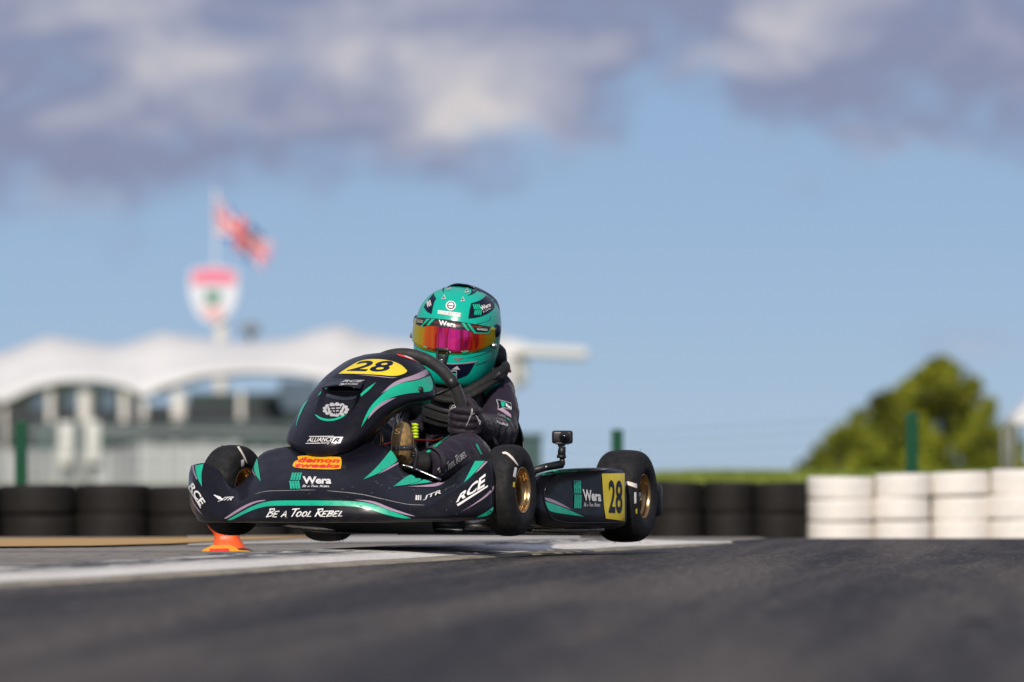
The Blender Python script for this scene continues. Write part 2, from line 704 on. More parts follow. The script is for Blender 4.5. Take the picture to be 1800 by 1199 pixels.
def brush_letters(name, parent, tree, body, quad, m, off=0.0024, w=0.085):
    """hand-brushed capitals"""
    strokes, x = [], 0.0
    big = True
    for ch in body:
        if ch == ' ':
            x += 0.34
            big = True
            continue
        wd, st = BRUSH[ch]
        s = 1.0 if big else 0.98
        for poly in st:
            strokes.append([(x + px * s, py * s * (1.0 if big or ch not in 'BR' else 0.72)) for px, py in poly])
        x += wd + 0.06
        big = False
    V, F = [], []
    for st in strokes:
        n = len(V)
        pts = [Vector(p) for p in st]
        for i, p in enumerate(pts):
            d = (pts[min(i + 1, len(pts) - 1)] - pts[max(i - 1, 0)]).normalized()
            nrm = Vector((-d.y, d.x))
            ww = w * (1.0 - 0.35 * i / max(1, len(pts) - 1))
            V += [p + nrm * ww, p - nrm * ww]
        for i in range(len(pts) - 1):
            F.append([n + 2 * i, n + 2 * i + 1, n + 2 * i + 3, n + 2 * i + 2])
    pts = [quad_map(quad, (p.x + 0.12 * p.y) / x, p.y) for p in V]
    v, f = stick(tree, pts, F, off)
    return obj(name, (v, f), m, parent)


def tool_mark(name, parent, tree, x0, y0, x1, y1, m, lean=3.0):
    """pair of crossed handle shapes, one above the other, as on the sponsor's mark"""
    polys = []
    w, h = x1 - x0, (y1 - y0)
    mid = y0 + h * 0.49
    for up in (True, False):
        ya, yb = (y0, mid - h * 0.02) if up else (mid + h * 0.02, y1)
        s = lean if up else -lean * 0.7
        for k in range(4):
            a = x0 + w * (k + 0.08) / 4
            b = x0 + w * (k + 0.84) / 4
            polys.append([(a + s, ya), (b + s, ya), ((a + b) / 2 + (b - a) * 0.5 + s * 0.4, (ya + yb) / 2), (b, yb), (a, yb), (a + s * 0.4, (ya + yb) / 2)])
        yc = (ya + yb) / 2
        hb = (yb - ya) * 0.09
        for a, b in ((0.1, 0.46), (0.55, 0.95)):
            polys.append([(x0 + w * a + s * .4, yc - hb), (x0 + w * b + s * .4, yc - hb), (x0 + w * b + s * .4, yc + hb), (x0 + w * a + s * .4, yc + hb)])
    vs, fs = [], []
    for i, p in enumerate(polys):
        v, f = tri_fill([p], 6.0)
        v, f = stick(tree, v, f, 0.0022 + 0.0002 * (i % 2))
        vs, fs = merge((vs, fs), (v, f))
    return obj(name, (vs, fs), m, parent)


def zc(scale, ox, oy):
    return lambda *pts: [(x / scale + ox, y / scale + oy) for x, y in pts]


Z1 = zc(3.154, 320, 600)
Z3 = zc(4.281, 620, 680)
Z4 = zc(4.995, 840, 730)
Z5 = zc(5.45, 320, 760)
Z6 = zc(5.625, 480, 640)
ZH = zc(10.0, 720, 480)
ZV = zc(9.99, 720, 560)
ZS = zc(7.493, 780, 640)

# ================================================================== ground
def node_mat(name):
    m = bpy.data.materials.new(name)
    m.use_nodes = True
    nt = m.node_tree
    N, L = nt.nodes, nt.links
    b = N['Principled BSDF']

    def noise_(scale, detail=4, rough=0.5, stretch=(1, 1, 1), rot=0.0, coord='Object'):
        tc = N.new('ShaderNodeTexCoord')
        mp0 = N.new('ShaderNodeMapping')
        mp0.inputs['Rotation'].default_value = (0, 0, rot)
        mp = N.new('ShaderNodeMapping')
        mp.inputs['Scale'].default_value = stretch
        L.new(tc.outputs[coord], mp0.inputs[0])
        L.new(mp0.outputs[0], mp.inputs[0])
        n = N.new('ShaderNodeTexNoise')
        n.inputs['Scale'].default_value = scale
        n.inputs['Detail'].default_value = detail
        n.inputs['Roughness'].default_value = rough
        L.new(mp.outputs[0], n.inputs['Vector'])
        return n.outputs['Fac']

    def rng(x, a, b_, c=0.0, d=1.0, smooth=False):
        r = N.new('ShaderNodeMapRange')
        if smooth:
            r.interpolation_type = 'SMOOTHSTEP'
        L.new(x, r.inputs[0])
        for i, v in enumerate((a, b_, c, d)):
            r.inputs[i + 1].default_value = v
        return r.outputs[0]

    def mixc(f, a, b_, mode='MIX'):
        n = N.new('ShaderNodeMix')
        n.data_type = 'RGBA'
        n.blend_type = mode
        if isinstance(f, float):
            n.inputs[0].default_value = f
        else:
            L.new(f, n.inputs[0])
        for i, v in ((6, a), (7, b_)):
            if isinstance(v, tuple):
                n.inputs[i].default_value = (*v, 1)
            else:
                L.new(v, n.inputs[i])
        return n.outputs[2]

    def mul(a, b_, op='MULTIPLY'):
        n = N.new('ShaderNodeMath')
        n.operation = op
        n.use_clamp = True
        for i, v in enumerate((a, b_)):
            if isinstance(v, (int, float)):
                n.inputs[i].default_value = v
            else:
                L.new(v, n.inputs[i])
        return n.outputs[0]

    def bump(h, strength, dist):
        n = N.new('ShaderNodeBump')
        n.inputs['Strength'].default_value = strength
        n.inputs['Distance'].default_value = dist
        L.new(h, n.inputs['Height'])
        L.new(n.outputs[0], b.inputs['Normal'])
    MATS[name] = m
    return m, b, N, L, noise_, rng, mixc, mul, bump


TRACK_ROT = math.atan2(0.19, 0.98)      # the kerb line's heading against the Y axis


def make_asphalt():
    m, b, N, L, nz, rng, mix, mul, bump = node_mat('asphalt')
    streak = nz(1.0, 7, 0.66, (5.0, 0.20, 1), 0.085)
    broad = nz(1.0, 3, 0.5, (1.1, 0.10, 1), 0.13)
    mid = nz(1.0, 5, 0.6, (3.2, 0.11, 1), 0.075)
    grain = nz(100, 3, 0.75, (1, 0.09, 1), TRACK_ROT)
    speck = nz(55, 2, 0.5, (1, 0.10, 1), TRACK_ROT)
    c = mix(rng(streak, 0.36, 0.66), (0.024, 0.0210, 0.0195), (0.115, 0.099, 0.082))
    c = mix(rng(broad, 0.40, 0.62, 0.0, 0.75), c, mix(0.45, c, (0.020, 0.0185, 0.019)))
    c = mix(rng(mid, 0.48, 0.60, 0.0, 0.85), c, (0.140, 0.119, 0.097))
    c = mix(rng(mid, 0.46, 0.36, 0.0, 0.8), c, (0.018, 0.0165, 0.0165))
    c = mix(rng(grain, 0.42, 0.60, 0.0, 0.75), c, (0.014, 0.013, 0.0135))
    c = mix(rng(speck, 0.62, 0.70, 0, 0.55), c, (0.26, 0.245, 0.22))
    L.new(c, b.inputs['Base Color'])
    L.new(rng(grain, 0.3, 0.7, 0.55, 0.8), b.inputs['Roughness'])
    b.inputs['Specular IOR Level'].default_value = 0.18
    bump(grain, 0.8, 0.004)
    return m


def make_kerb():
    m, b, N, L, nz, rng, mix, mul, bump = node_mat('worn_white_kerb_paint')
    wear = nz(2.0, 5, 0.6, (3.0, 0.45, 1), TRACK_ROT)
    fine = nz(26, 6, 0.7, (1.0, 0.10, 1), TRACK_ROT)
    grain = nz(160, 3, 0.7, (1, 0.12, 1), TRACK_ROT)
    at = N.new('ShaderNodeAttribute')
    at.attribute_name = 'across'
    t = at.outputs['Fac']
    crown = rng(t, 0.38, 0.62)           # tyres and chassis rub the paint off the crown of the kerb
    worn = mul(rng(fine, 0.60, 0.50), crown)
    worn = mul(mul(worn, rng(wear, 0.28, 0.46)), 0.97)
    c = mix(rng(wear, 0.3, 0.7), (0.88, 0.84, 0.77), (0.70, 0.67, 0.61))
    c = mix(worn, c, (0.028, 0.028, 0.033))
    c = mix(mul(rng(fine, 0.60, 0.68), 0.75), c, (0.09, 0.085, 0.08))
    edge = rng(t, 0.15, 0.11)
    c = mix(edge, c, mix(rng(fine, 0.4, 0.62), (0.40, 0.35, 0.25), (0.19, 0.165, 0.13)))
    seam = mul(rng(t, 0.185, 0.165), rng(t, 0.125, 0.14))
    c = mix(mul(seam, 0.85), c, (0.10, 0.075, 0.05))
    c = mix(rng(grain, 0.35, 0.75, 0, 0.35), c, (0.06, 0.055, 0.05))
    L.new(c, b.inputs['Base Color'])
    b.inputs['Roughness'].default_value = 0.75
    bump(fine, 0.9, 0.008)
    return m


def make_apron():
    m, b, N, L, nz, rng, mix, mul, bump = node_mat('pale_concrete')
    big = nz(0.9, 6, 0.6, (0.5, 1.6, 1))
    fine = nz(22, 6, 0.7, (1, 0.10, 1))
    c = mix(rng(big, 0.35, 0.65), (0.15, 0.132, 0.11), (0.26, 0.235, 0.20))
    c = mix(rng(fine, 0.5, 0.66, 0, 0.7), c, (0.10, 0.092, 0.085))
    L.new(c, b.inputs['Base Color'])
    b.inputs['Roughness'].default_value = 0.85
    bump(fine, 0.7, 0.006)
    return m


def make_orange_band():
    m, b, N, L, nz, rng, mix, mul, bump = node_mat('faded_orange_paint')
    w = nz(3, 8, 0.7, (1, 2, 1))
    c = mix(rng(w, 0.42, 0.68), (0.52, 0.29, 0.065), (0.34, 0.27, 0.18))
    L.new(c, b.inputs['Base Color'])
    b.inputs['Roughness'].default_value = 0.8
    bump(w, 0.4, 0.004)
    return m


def make_field():
    m, b, N, L, nz, rng, mix, mul, bump = node_mat('grass_ground')
    w = nz(0.4, 6, 0.6)
    c = mix(rng(w, 0.35, 0.65), (0.09, 0.14, 0.012), (0.16, 0.19, 0.02))
    L.new(c, b.inputs['Base Color'])
    b.inputs['Roughness'].default_value = 0.9
    return m


M_ASPH, M_KERB, M_APRON, M_OBAND, M_FIELD = make_asphalt(), make_kerb(), make_apron(), make_orange_band(), make_field()


def struct(o, label=None):
    o['kind'] = 'structure'
    if label:
        o['label'] = label
    return o


def gz(y):
    """the ground crests at the kerb and dips towards the tyre barrier"""
    return 0.0 if y <= 25.5 else -0.12 * min(1.0, (y - 25.5) / 8.5) ** 1.6


# the track surface, one sheet out to the horizon
V, F = [], []
xs = [-3000, -400, -60, -12, -4, 0, 4, 12, 60, 400, 3000]
ys = [-300, -30, 0, 5, 10, 15, 20, 25.5, 26.2, 27, 28, 29, 30, 31, 32, 33, 34, 40, 60, 200, 900, 4500]
for x in xs:
    for y in ys:
        V.append((x, y, gz(y)))
ny = len(ys)
for i in range(len(xs) - 1):
    for j in range(ny - 1):
        F.append([i * ny + j, (i + 1) * ny + j, (i + 1) * ny + j + 1, i * ny + j + 1])
struct(obj('track', (V, F), M_ASPH, smooth=False), 'grey asphalt race track with worn tyre streaks')

# kerb: long low white-painted hump that tapers out where the corner ends
KERB_FRONT = [(-3.9, 0.0), (-3.0, 4.8), (-1.9, 10.8), (-1.12, 14.9), (-0.72, 17.0), (-0.32, 19.2), (0.18, 21.8), (0.58, 23.6), (0.71, 24.4), (0.82, 25.2)]
KERB_W = [0.46, 0.46, 0.46, 0.46, 0.48, 0.50, 0.54, 0.44, 0.30, 0.03]
front = spline([Vector((a * 0.9625, b * 0.9625, 0)) for a, b in KERB_FRONT], 12)
wid = [v.x for v in spline([Vector((w, 0, 0)) for w in KERB_W], 12)]
prof = [(-0.02, -0.004), (0.0, 0.004), (0.05, 0.006), (0.12, 0.007), (0.15, 0.0055), (0.18, 0.0075), (0.3, 0.0125), (0.45, 0.0180), (0.6, 0.0220),
        (0.75, 0.0240), (0.88, 0.0245), (1.0, 0.0225), (1.12, 0.017), (1.25, 0.009), (1.4, 0.003), (1.45, -0.004)]
V, F, A = [], [], []
for i, p in enumerate(front):
    q = front[min(i + 1, len(front) - 1)] - front[max(i - 1, 0)]
    n = Vector((-q.y, q.x, 0)).normalized()
    fall = min(1.0, wid[i] / 0.40)
    for t, z in prof:
        rz = noise.noise(Vector((p.x * 3 + t * 2, p.y * 1.2, 3.1))) * 0.0022 + noise.noise(Vector((t * 9, p.y * 7, 1))) * 0.0010
        V.append(p + n * (t * max(0.02, wid[i])) + Vector((0, 0, z * (0.25 + 0.75 * fall) + (rz if 0 < t < 1.35 else 0) * fall)))
        A.append(t)
m_ = len(prof)
for i in range(len(front) - 1):
    for j in range(m_ - 1):
        F.append([i * m_ + j, (i + 1) * m_ + j, (i + 1) * m_ + j + 1, i * m_ + j + 1])
kerb = struct(obj('kerb', (V, F), M_KERB), 'low white painted kerb with worn black scuffs along the corner')
at = kerb.data.attributes.new('across', 'FLOAT', 'POINT')
for i, t in enumerate(A):
    at.data[i].value = t

# concrete apron behind the kerb and a faded orange band on it
back = [front[i] + Vector((-(front[min(i + 1, len(front) - 1)] - front[max(i - 1, 0)]).y, (front[min(i + 1, len(front) - 1)] - front[max(i - 1, 0)]).x, 0)).normalized() * (wid[i] * 1.25) for i in range(len(front))]
V = [(p.x, p.y, 0.004) for p in back] + [(0.95, 25.4, 0.004), (-14, 25.4, 0.004), (-14, 0, 0.004)]
F = [list(range(len(V)))]
for k in range(15):
    y = 25.4 + k * 0.9
    V += [(-14, y, gz(y) + 0.004), (0.95 + 0.01 * k, y, gz(y) + 0.004)]
m0 = len(back) + 3
F += [[m0 + 2 * k, m0 + 2 * k + 1, m0 + 2 * k + 3, m0 + 2 * k + 2] for k in range(14)]
struct(obj('concrete_apron', (V, F), M_APRON, smooth=False), 'grey-brown concrete run-off strip behind the kerb')
M_PALE = mat('pale_slab_concrete', (0.42, 0.40, 0.365), 0.85, var=0.15, scale=2.5, bump=0.3, bscale=20)
a = [G(330, 962.5), G(520, 958), G(700, 955.5), G(900, 953), G(1020, 950.5), G(1020, 944.5), G(700, 944.5), G(330, 946)]
struct(obj('concrete_strip', ([(p.x, p.y, 0.007) for p in a], [list(range(len(a)))]), M_PALE, smooth=False), 'lighter concrete strip behind the kart')
a = [G(-200, 968), G(160, 965), G(300, 961), G(420, 955), G(560, 949.5), G(560, 947), G(420, 948.5), G(300, 950), G(160, 951), G(-200, 951)]
struct(obj('orange_band', ([(p.x, p.y, 0.011) for p in a], [list(range(len(a)))]), M_OBAND, smooth=False), 'faded orange painted band on the run-off')
def ridge(x, y):
    t = max(0.0, min(1.0, (x + 0.5) / 1.9))
    top = 0.13 + 0.095 * t
    k = max(0.0, min(1.0, (y - 39.5) / 11.0))
    k = k * k * (3 - 2 * k)
    z = -0.115 + (top + 0.115) * k
    if y > 58:
        z = top + (0.0 - top) * min(1.0, (y - 58) / 60)
    return z + (0.02 * noise.noise(Vector((x * .5, y * .2, 0))) if y < 60 else 0.0)


V, F = [], []
gx = [-400, -60, -20, -8, -5] + [-4 + 0.3 * i for i in range(35)] + [8, 12, 20, 60, 400]
gy = [39.0, 39.5, 41, 42.5, 44, 46, 48, 50, 53, 58, 70, 90, 120, 200, 900, 3500]
for x in gx:
    for y in gy:
        V.append((x, y, ridge(x, y)))
for i in range(len(gx) - 1):
    for j in range(len(gy) - 1):
        n = len(gy)
        F.append([i * n + j, (i + 1) * n + j, (i + 1) * n + j + 1, i * n + j + 1])
struct(obj('grass_verge', (V, F), M_FIELD), 'grassy bank behind the tyre barrier')
V, F = [], []
rg = random.Random(5)
for _ in range(16000):
    y = rg.uniform(42, 58)
    x = rg.uniform(0.012, 0.082) * y
    z = ridge(x, y)
    h = rg.uniform(0.03, 0.085)
    a = rg.uniform(0, 6.28)
    dx, dy = math.cos(a) * 0.011, math.sin(a) * 0.011
    lx, ly = rg.uniform(-.04, .04), rg.uniform(-.04, .04)
    n = len(V)
    V += [(x - dx, y - dy, z), (x + dx, y + dy, z), (x + lx, y + ly, z + h)]
    F.append([n, n + 1, n + 2])
g = obj('verge_grass', (V, F), M_GRASS, smooth=False)
g['kind'] = 'stuff'
g['label'] = 'rough green grass growing on the bank'
g['category'] = 'grass'

# crumbs of tyre rubber on the track
V, F = [], []
rg = random.Random(11)
spots = [(1715, 1093, 26), (1640, 1147, 6), (1508, 1056, 4), (1722, 1148, 5)]
spots += [(rg.uniform(0, 1800), rg.uniform(985, 1190), rg.uniform(0.8, 2.4)) for _ in range(110)]
for px, py, s in spots:
    if py < 1040 - px * 0.075 + 14:
        continue
    c = G(px, py, 0.003)
    s = s / 12000 * c.y * 1.1
    n = len(V)
    ring = []
    for k in range(6):
        t = k * math.pi / 3
        q = rg.uniform(0.7, 1.3)
        V.append((c.x + math.cos(t) * s * q * 1.3, c.y + math.sin(t) * s * q * 2.0, 0.001))
    V.append((c.x, c.y, 0.001 + min(0.006, s * 0.7)))
    F += [[n + k, n + (k + 1) % 6, n + 6] for k in range(6)]
o = obj('rubber_crumbs', (V, F), M_BRUB)
o['kind'] = 'stuff'
o['label'] = 'small dark crumbs of tyre rubber scattered on the asphalt'
o['category'] = 'debris'

# ================================================================== the kart
kart = thing('go_kart', 'black and teal racing go-kart number 28 jumping off the kerb', 'go-kart', K(0, 0, 0))


def part(name, vf, m, parent=kart, **kw):
    return obj(name, vf, m, parent, **kw)


# ---- front fairing (the wide low nose)
ST = [
    # (row pixels bottom..top), (x values)
    ([(346, 909), (336, 893), (332, 862), (332, 836), (336, 819)], [0.99, 1.0, 1.0, 1.0, 0.99]),
    ([(354, 916), (350, 905), (344, 880), (342, 848), (346, 815.5)], [1.10, 1.11, 1.11, 1.09, 1.07]),
    ([(385, 917), (384, 907), (386, 889), (374, 852), (364, 815)], [1.17, 1.18, 1.175, 1.13, 1.08]),
    ([(405, 917), (405, 907), (406, 889), (397, 864), (386, 828)], [1.20, 1.21, 1.20, 1.15, 1.09]),
    ([(430, 917), (430, 904), (429, 883), (419, 873), (408, 856)], [1.25, 1.26, 1.24, 1.18, 1.11]),
    ([(455, 917), (458, 901), (461, 869), (447, 848), (436, 836)], [1.30, 1.31, 1.285, 1.20, 1.11]),
    ([(490, 917), (495, 899), (500, 864), (480, 826), (464, 795)], [1.345, 1.355, 1.325, 1.20, 1.07]),
    ([(560, 917), (560, 896), (558, 861), (555, 823), (545, 781)], [1.375, 1.385, 1.355, 1.215, 1.05]),
    ([(622, 917), (622, 896), (622, 867), (622, 823), (618, 778)], [1.37, 1.38, 1.35, 1.215, 1.05]),
    ([(670, 917), (672, 901), (674, 877), (670, 830), (660, 779)], [1.35, 1.36, 1.33, 1.20, 1.05]),
    ([(705, 916), (708, 904), (710, 886), (702, 851), (691, 796)], [1.32, 1.33, 1.30, 1.20, 1.07]),
    ([(745, 915), (748, 905), (750, 889), (734, 866), (711, 829)], [1.28, 1.29, 1.27, 1.20, 1.10]),
    ([(778, 914), (780, 902), (783, 871), (772, 860), (765, 848)], [1.25, 1.26, 1.23, 1.17, 1.13]),
    ([(805, 913), (808, 897), (812, 858), (804, 846), (792, 840)], [1.22, 1.23, 1.20, 1.15, 1.11]),
    ([(835, 912), (842, 895), (842, 855), (836, 829), (828, 810)], [1.18, 1.19, 1.17, 1.13, 1.09]),
    ([(855, 911), (862, 897), (862, 858), (860, 828), (853, 807.5)], [1.145, 1.15, 1.145, 1.125, 1.09]),
    ([(860, 909), (868, 896), (869, 860), (869, 828), (863, 810)], [1.10, 1.105, 1.105, 1.10, 1.08]),
]
rows = []
rows.append([P(px[0][0], px[0][1] - 5, xv[0] - 0.07) for px, xv in ST])
for r in range(5):
    rows.append([P(px[r][0], px[r][1], xv[r]) for px, xv in ST])
FAIR = grid_surface(rows, 6, 8)
T_FAIR = bvh(FAIR)
fairing = solidify(part('front_fairing', FAIR, M_BODY), 0.005)

# ---- nose cone (upper panel that carries the number)
NR = [
    [(507, 781), (523, 793), (545, 800), (568, 802), (595, 799), (620, 792), (644, 780)],
    [(504, 770), (523, 775), (547, 779), (572, 779), (600, 777), (630, 770), (658, 762)],
    [(517, 739), (538, 740), (565, 741), (592, 741), (622, 739), (652, 734), (684, 729)],
    [(539, 703), (558, 703), (585, 704), (613, 705), (643, 704), (677, 701), (713, 709)],
    [(566, 668), (582, 668), (605, 669), (633, 671), (666, 674), (704, 680), (745, 700)],
    [(589, 648), (605, 645), (628, 645), (656, 648), (692, 655), (730, 669), (763, 692)],
    [(612, 633), (628, 629), (650, 629), (677, 632), (710, 640), (740, 654), (763, 672)],
    [(638, 624), (654, 621.5), (673, 620), (692, 621), (714, 625), (737, 637), (757, 656)],
]
NX = [1.150, 1.152, 1.105, 1.045, 0.975, 0.92, 0.865, 0.815]
ND = [-0.12, -0.045, -0.01, 0, -0.01, -0.045, -0.12]
nrows = []
for r, line in enumerate(NR):
    pts = [P(px, py, NX[r] + ND[c]) for c, (px, py) in enumerate(line)]
    lx, ly = line[0]
    qx, qy = line[-1]
    pts = [P(lx + 3, ly + 3, NX[r] - 0.20)] + pts + [P(qx + 0.5, qy + 9, NX[r] - 0.165), P(qx - 3, qy + 13, NX[r] - 0.20)]
    nrows.append(pts)
CONE = grid_surface(nrows, 6, 6)
T_CONE = bvh(CONE)
cone = solidify(part('nose_cone', CONE, M_BODY), 0.005)


def on(tree, px, py, lift=0.0):
    d = ray(px, py)
    h = tree.ray_cast(CAMP, d)
    n = h[1] if h[1].dot(d) < 0 else -h[1]
    return h[0] + n * lift


# air scoop: hood lip standing proud, side cheeks, dark mouth under it
top_l = [(583, 664), (597, 664), (612, 664.5), (628, 665), (643, 666)]
lip_l = [(572, 686), (587, 687), (603, 687.5), (619, 687.7), (635, 688)]
lift_m = [0.006, 0.008, 0.009, 0.008, 0.006]
lift_l = [0.014, 0.021, 0.024, 0.021, 0.014]
hr = [[on(T_CONE, *p, lift=0.0) for p in top_l],
      [on(T_CONE, (a[0] + b[0]) / 2, (a[1] + b[1]) / 2 - 1, lift=m) for a, b, m in zip(top_l, lip_l, lift_m)],
      [on(T_CONE, *p, lift=l) for p, l in zip(lip_l, lift_l)],
      [on(T_CONE, p[0], p[1] + 1.5, lift=l * 0.85) for p, l in zip(lip_l, lift_l)]]
HOOD = grid_surface(hr, 5, 4)
T_HOOD = bvh(HOOD)
hood = solidify(part('air_scoop', HOOD, M_BODY), 0.003)
for s in (0, 1):
    if s == 0:
        cps = [[(572, 686), (563, 705), (553, 728)], [(576, 688), (571, 705), (565, 725)]]
    else:
        cps = [[(635, 688), (628, 706), (612, 731)], [(630, 690), (621, 707), (606, 727)]]
    rws = [[on(T_CONE, *p, lift=l) for p, l in zip(cps[0], (0.013, 0.008, 0.0005))],
           [on(T_CONE, *p, lift=0.0006) for p in cps[1]]]
    part('scoop_cheek', grid_surface(rws, 5, 3), M_BODY, cone)
decal('scoop_mouth', cone, T_CONE, [(574, 688), (634, 690), (624, 702), (610, 705), (590, 703), (571, 697)], M_LENS, 0.0012, 5, 1)

# ---- fairing graphics
dc = lambda n, poly, m, off=0.0012, g=6.0, r=2: decal(n, fairing, T_FAIR, poly, m, off, g, r)
dc('teal_stripe', [(344, 817.5), (358, 816.5), (355, 828), (354.5, 842), (355.4, 856), (347.5, 841), (344, 826)], M_TEAL)
dc('mauve_stripe', Z5((100, 325), (116, 318), (120, 370), (150, 450), (140, 452), (107, 375)), M_PINK)
dc('teal_stripe', Z5((722, 250), (735, 330), (745, 400), (755, 472), (715, 420), (688, 360), (694, 312)), M_TEAL)
dc('mauve_stripe', Z5((672, 350), (683, 372), (712, 425), (702, 418), (680, 388)), M_PINK)
dc('teal_stripe', [(400, 914), (423, 901), (448, 888), (472, 881), (503, 880), (560, 880), (621, 881), (653, 885), (685, 898), (722, 910.5),
                   (710, 911.8), (678, 905), (653, 896.5), (621, 889.5), (560, 889), (503, 889), (472, 889.5), (452, 894), (430, 903), (408, 914.5)], M_TEAL)
dc('mauve_stripe', Z5((405, 825), (560, 720), (700, 657), (805, 648), (795, 658), (700, 676), (570, 745), (428, 830)), M_PINK)
dc('mauve_stripe', Z1((955, 880), (1060, 884), (1160, 928), (1292, 970), (1255, 967), (1150, 938), (1050, 895)), M_PINK)
dc('teal_stripe', Z1((1158, 603), (1207, 655), (1100, 730), (1005, 768), (1080, 700)), M_TEAL)
dc('mauve_stripe', Z1((1200, 668), (1210, 673), (1150, 710), (1085, 740), (1150, 697)), M_PINK)
dc('teal_stripe', Z3((305, 752), (430, 655), (470, 652), (545, 684), (500, 715), (420, 738)), M_TEAL, r=1)
dc('teal_stripe', Z3((425, 741), (505, 718), (548, 686), (640, 702), (615, 716), (540, 728)), M_TEAL, 0.0016, r=1)
dc('mauve_stripe', Z3((410, 752), (600, 738), (680, 710), (696, 714), (660, 745), (580, 757)), M_PINK)
dc('teal_stripe', Z3((922, 560), (996, 560), (960, 600), (880, 690), (838, 722), (880, 640)), M_TEAL)
dc('mauve_stripe', Z3((1002, 562), (1015, 564), (960, 625), (920, 655), (965, 600)), M_PINK)
dc('mauve_stripe', Z3((1060, 742), (1060, 778), (980, 850), (810, 945), (900, 890), (1005, 812)), M_PINK)
dc('teal_stripe', Z3((1058, 900), (1056, 936), (1015, 972), (930, 980), (1000, 945)), M_TEAL)
dc('mauve_stripe', Z5((85, 600), (95, 620), (125, 690), (205, 795), (140, 735), (105, 670)), M_PINK)
dc('teal_stripe', Z5((82, 765), (100, 795), (150, 845), (118, 838), (88, 805)), M_TEAL)
letters('lettering', fairing, T_FAIR, 'RCE', Z5((97, 462), (232, 668), (192, 728), (66, 522)), M_WHITE, bold=0.03, shear=0.25)
dc('lettering_bar', Z5((62, 530), (72, 532), (188, 722), (182, 728)), M_WHITE, 0.0022, r=0)
letters('lettering', fairing, T_FAIR, 'RCE', Z3((790, 822), (1000, 655), (1010, 742), (775, 876)), M_WHITE, bold=0.03, shear=0.25)
dc('lettering_bar', Z3((782, 886), (1014, 742), (1014, 755), (790, 900)), M_WHITE, 0.0022, r=0)
letters('lettering', fairing, T_FAIR, 'JTR', [(744, 874), (775, 862), (777, 870.5), (744, 881)], M_WHITE, bold=0.02, shear=0.2)
for k in range(3):
    x = 730.5 + 4.3 * k
    dc('lettering_bar', [(x, 871.6), (x + 3.2 - 0.8 * k, 871.8), (x + 2.7 - 0.8 * k, 880.4), (x - 0.5, 880.2)], M_WHITE, 0.0022, r=0)
letters('lettering', fairing, T_FAIR, 'JTR', Z5((395, 625), (505, 622), (470, 668), (345, 665)), M_WHITE, bold=0.02, shear=0.2)
for k in range(3):
    dc('lettering_bar', Z5((305 + 22 * k, 603 + 8 * k), (322 + 22 * k, 600 + 8 * k), (372 + 14 * k, 640 + 5 * k), (358 + 14 * k, 645 + 5 * k)), M_WHITE, 0.0022, r=0)
brush_letters('lettering', fairing, T_FAIR, 'BE A TOOL REBEL', [(474, 894.5), (607, 894.5), (603, 907.5), (470, 909)], M_WHITE)
tool_mark('tool_logo', fairing, T_FAIR, 510.5, 832, 529, 860, M_TEAL)
letters('lettering', fairing, T_FAIR, 'Wera', [(532, 838.5), (583.5, 839.5), (582, 852), (532.5, 851.5)], M_WHITE, bold=0.035, spacing=0.98)
brush_letters('lettering', fairing, T_FAIR, 'BE A TOOL REBEL', [(533, 853.5), (580, 854), (580, 857.5), (532, 857.3)], M_WHITE)
dc('sticker', Z1((640, 640), (690, 634), (878, 644), (887, 665), (880, 708), (830, 714), (625, 706), (613, 690), (622, 668), (645, 660)), mat('amber_vinyl', (0.85, 0.42, 0.008), 0.4), 0.0014)
letters('lettering', fairing, T_FAIR, 'demon', Z1((652, 646), (876, 652), (872, 677), (640, 675)), M_REDV, bold=0.045, shear=0.12, spacing=1.05, off=0.0026)
letters('lettering', fairing, T_FAIR, 'tweeks', Z1((632, 678), (878, 682), (872, 706), (622, 702)), M_REDV, bold=0.045, shear=0.12, spacing=1.05, off=0.0026)
# moulded crease along the nose, drawn as a thin grey line
cr_ = [Z5((700, 590))[0], (470, 863.5), (500, 862.5), (542, 861.5), (590, 864), (637, 869.5), (680, 879), (716, 886.5), (746, 888)]
part('moulded_crease', tube([on(T_FAIR, *p, lift=0.0002) for p in cr_], 0.0007, 6, 4), M_GREYV, fairing)
# scuffs and scratches from racing
rg = random.Random(41)
sv, sf = [], []
for _ in range(46):
    x, y = rg.choice([(rg.gauss(640, 60), rg.gauss(868, 9)), (rg.uniform(430, 860), rg.uniform(885, 913)), (rg.gauss(690, 35), rg.gauss(858, 10)), (rg.uniform(480, 700), rg.uniform(800, 860)), (rg.gauss(792, 8), rg.gauss(880, 15))])
    ln, w = rg.uniform(1.5, 9), rg.uniform(0.18, 0.5)
    an = rg.gauss(0.05, 0.35) if x < 780 else rg.gauss(-1.2, 0.3)
    dx, dy = math.cos(an) * ln, math.sin(an) * ln
    pl = [(x, y), (x + dx * .5 - dy / ln * w, y + dy * .5 + dx / ln * w), (x + dx, y + dy), (x + dx * .5 + dy / ln * w, y + dy * .5 - dx / ln * w)]
    v, f = stick(T_FAIR, pl, [[0, 1, 2, 3]], 0.0027)
    sv, sf = merge((sv, sf), (v, f))
part('scuff_marks', (sv, sf), mat('scuffed_plastic', (0.13, 0.12, 0.11), 0.7, var=0.4), fairing)['kind'] = 'stuff'
# bottom edge of the fairing
part('bottom_lip', tube([P(px[0][0], px[0][1] + 0.3, xv[0] - 0.004) for px, xv in ST], 0.0028, 8, 4), mat('scraped_plastic', (0.06, 0.05, 0.04), 0.5, var=0.5, scale=25), fairing)

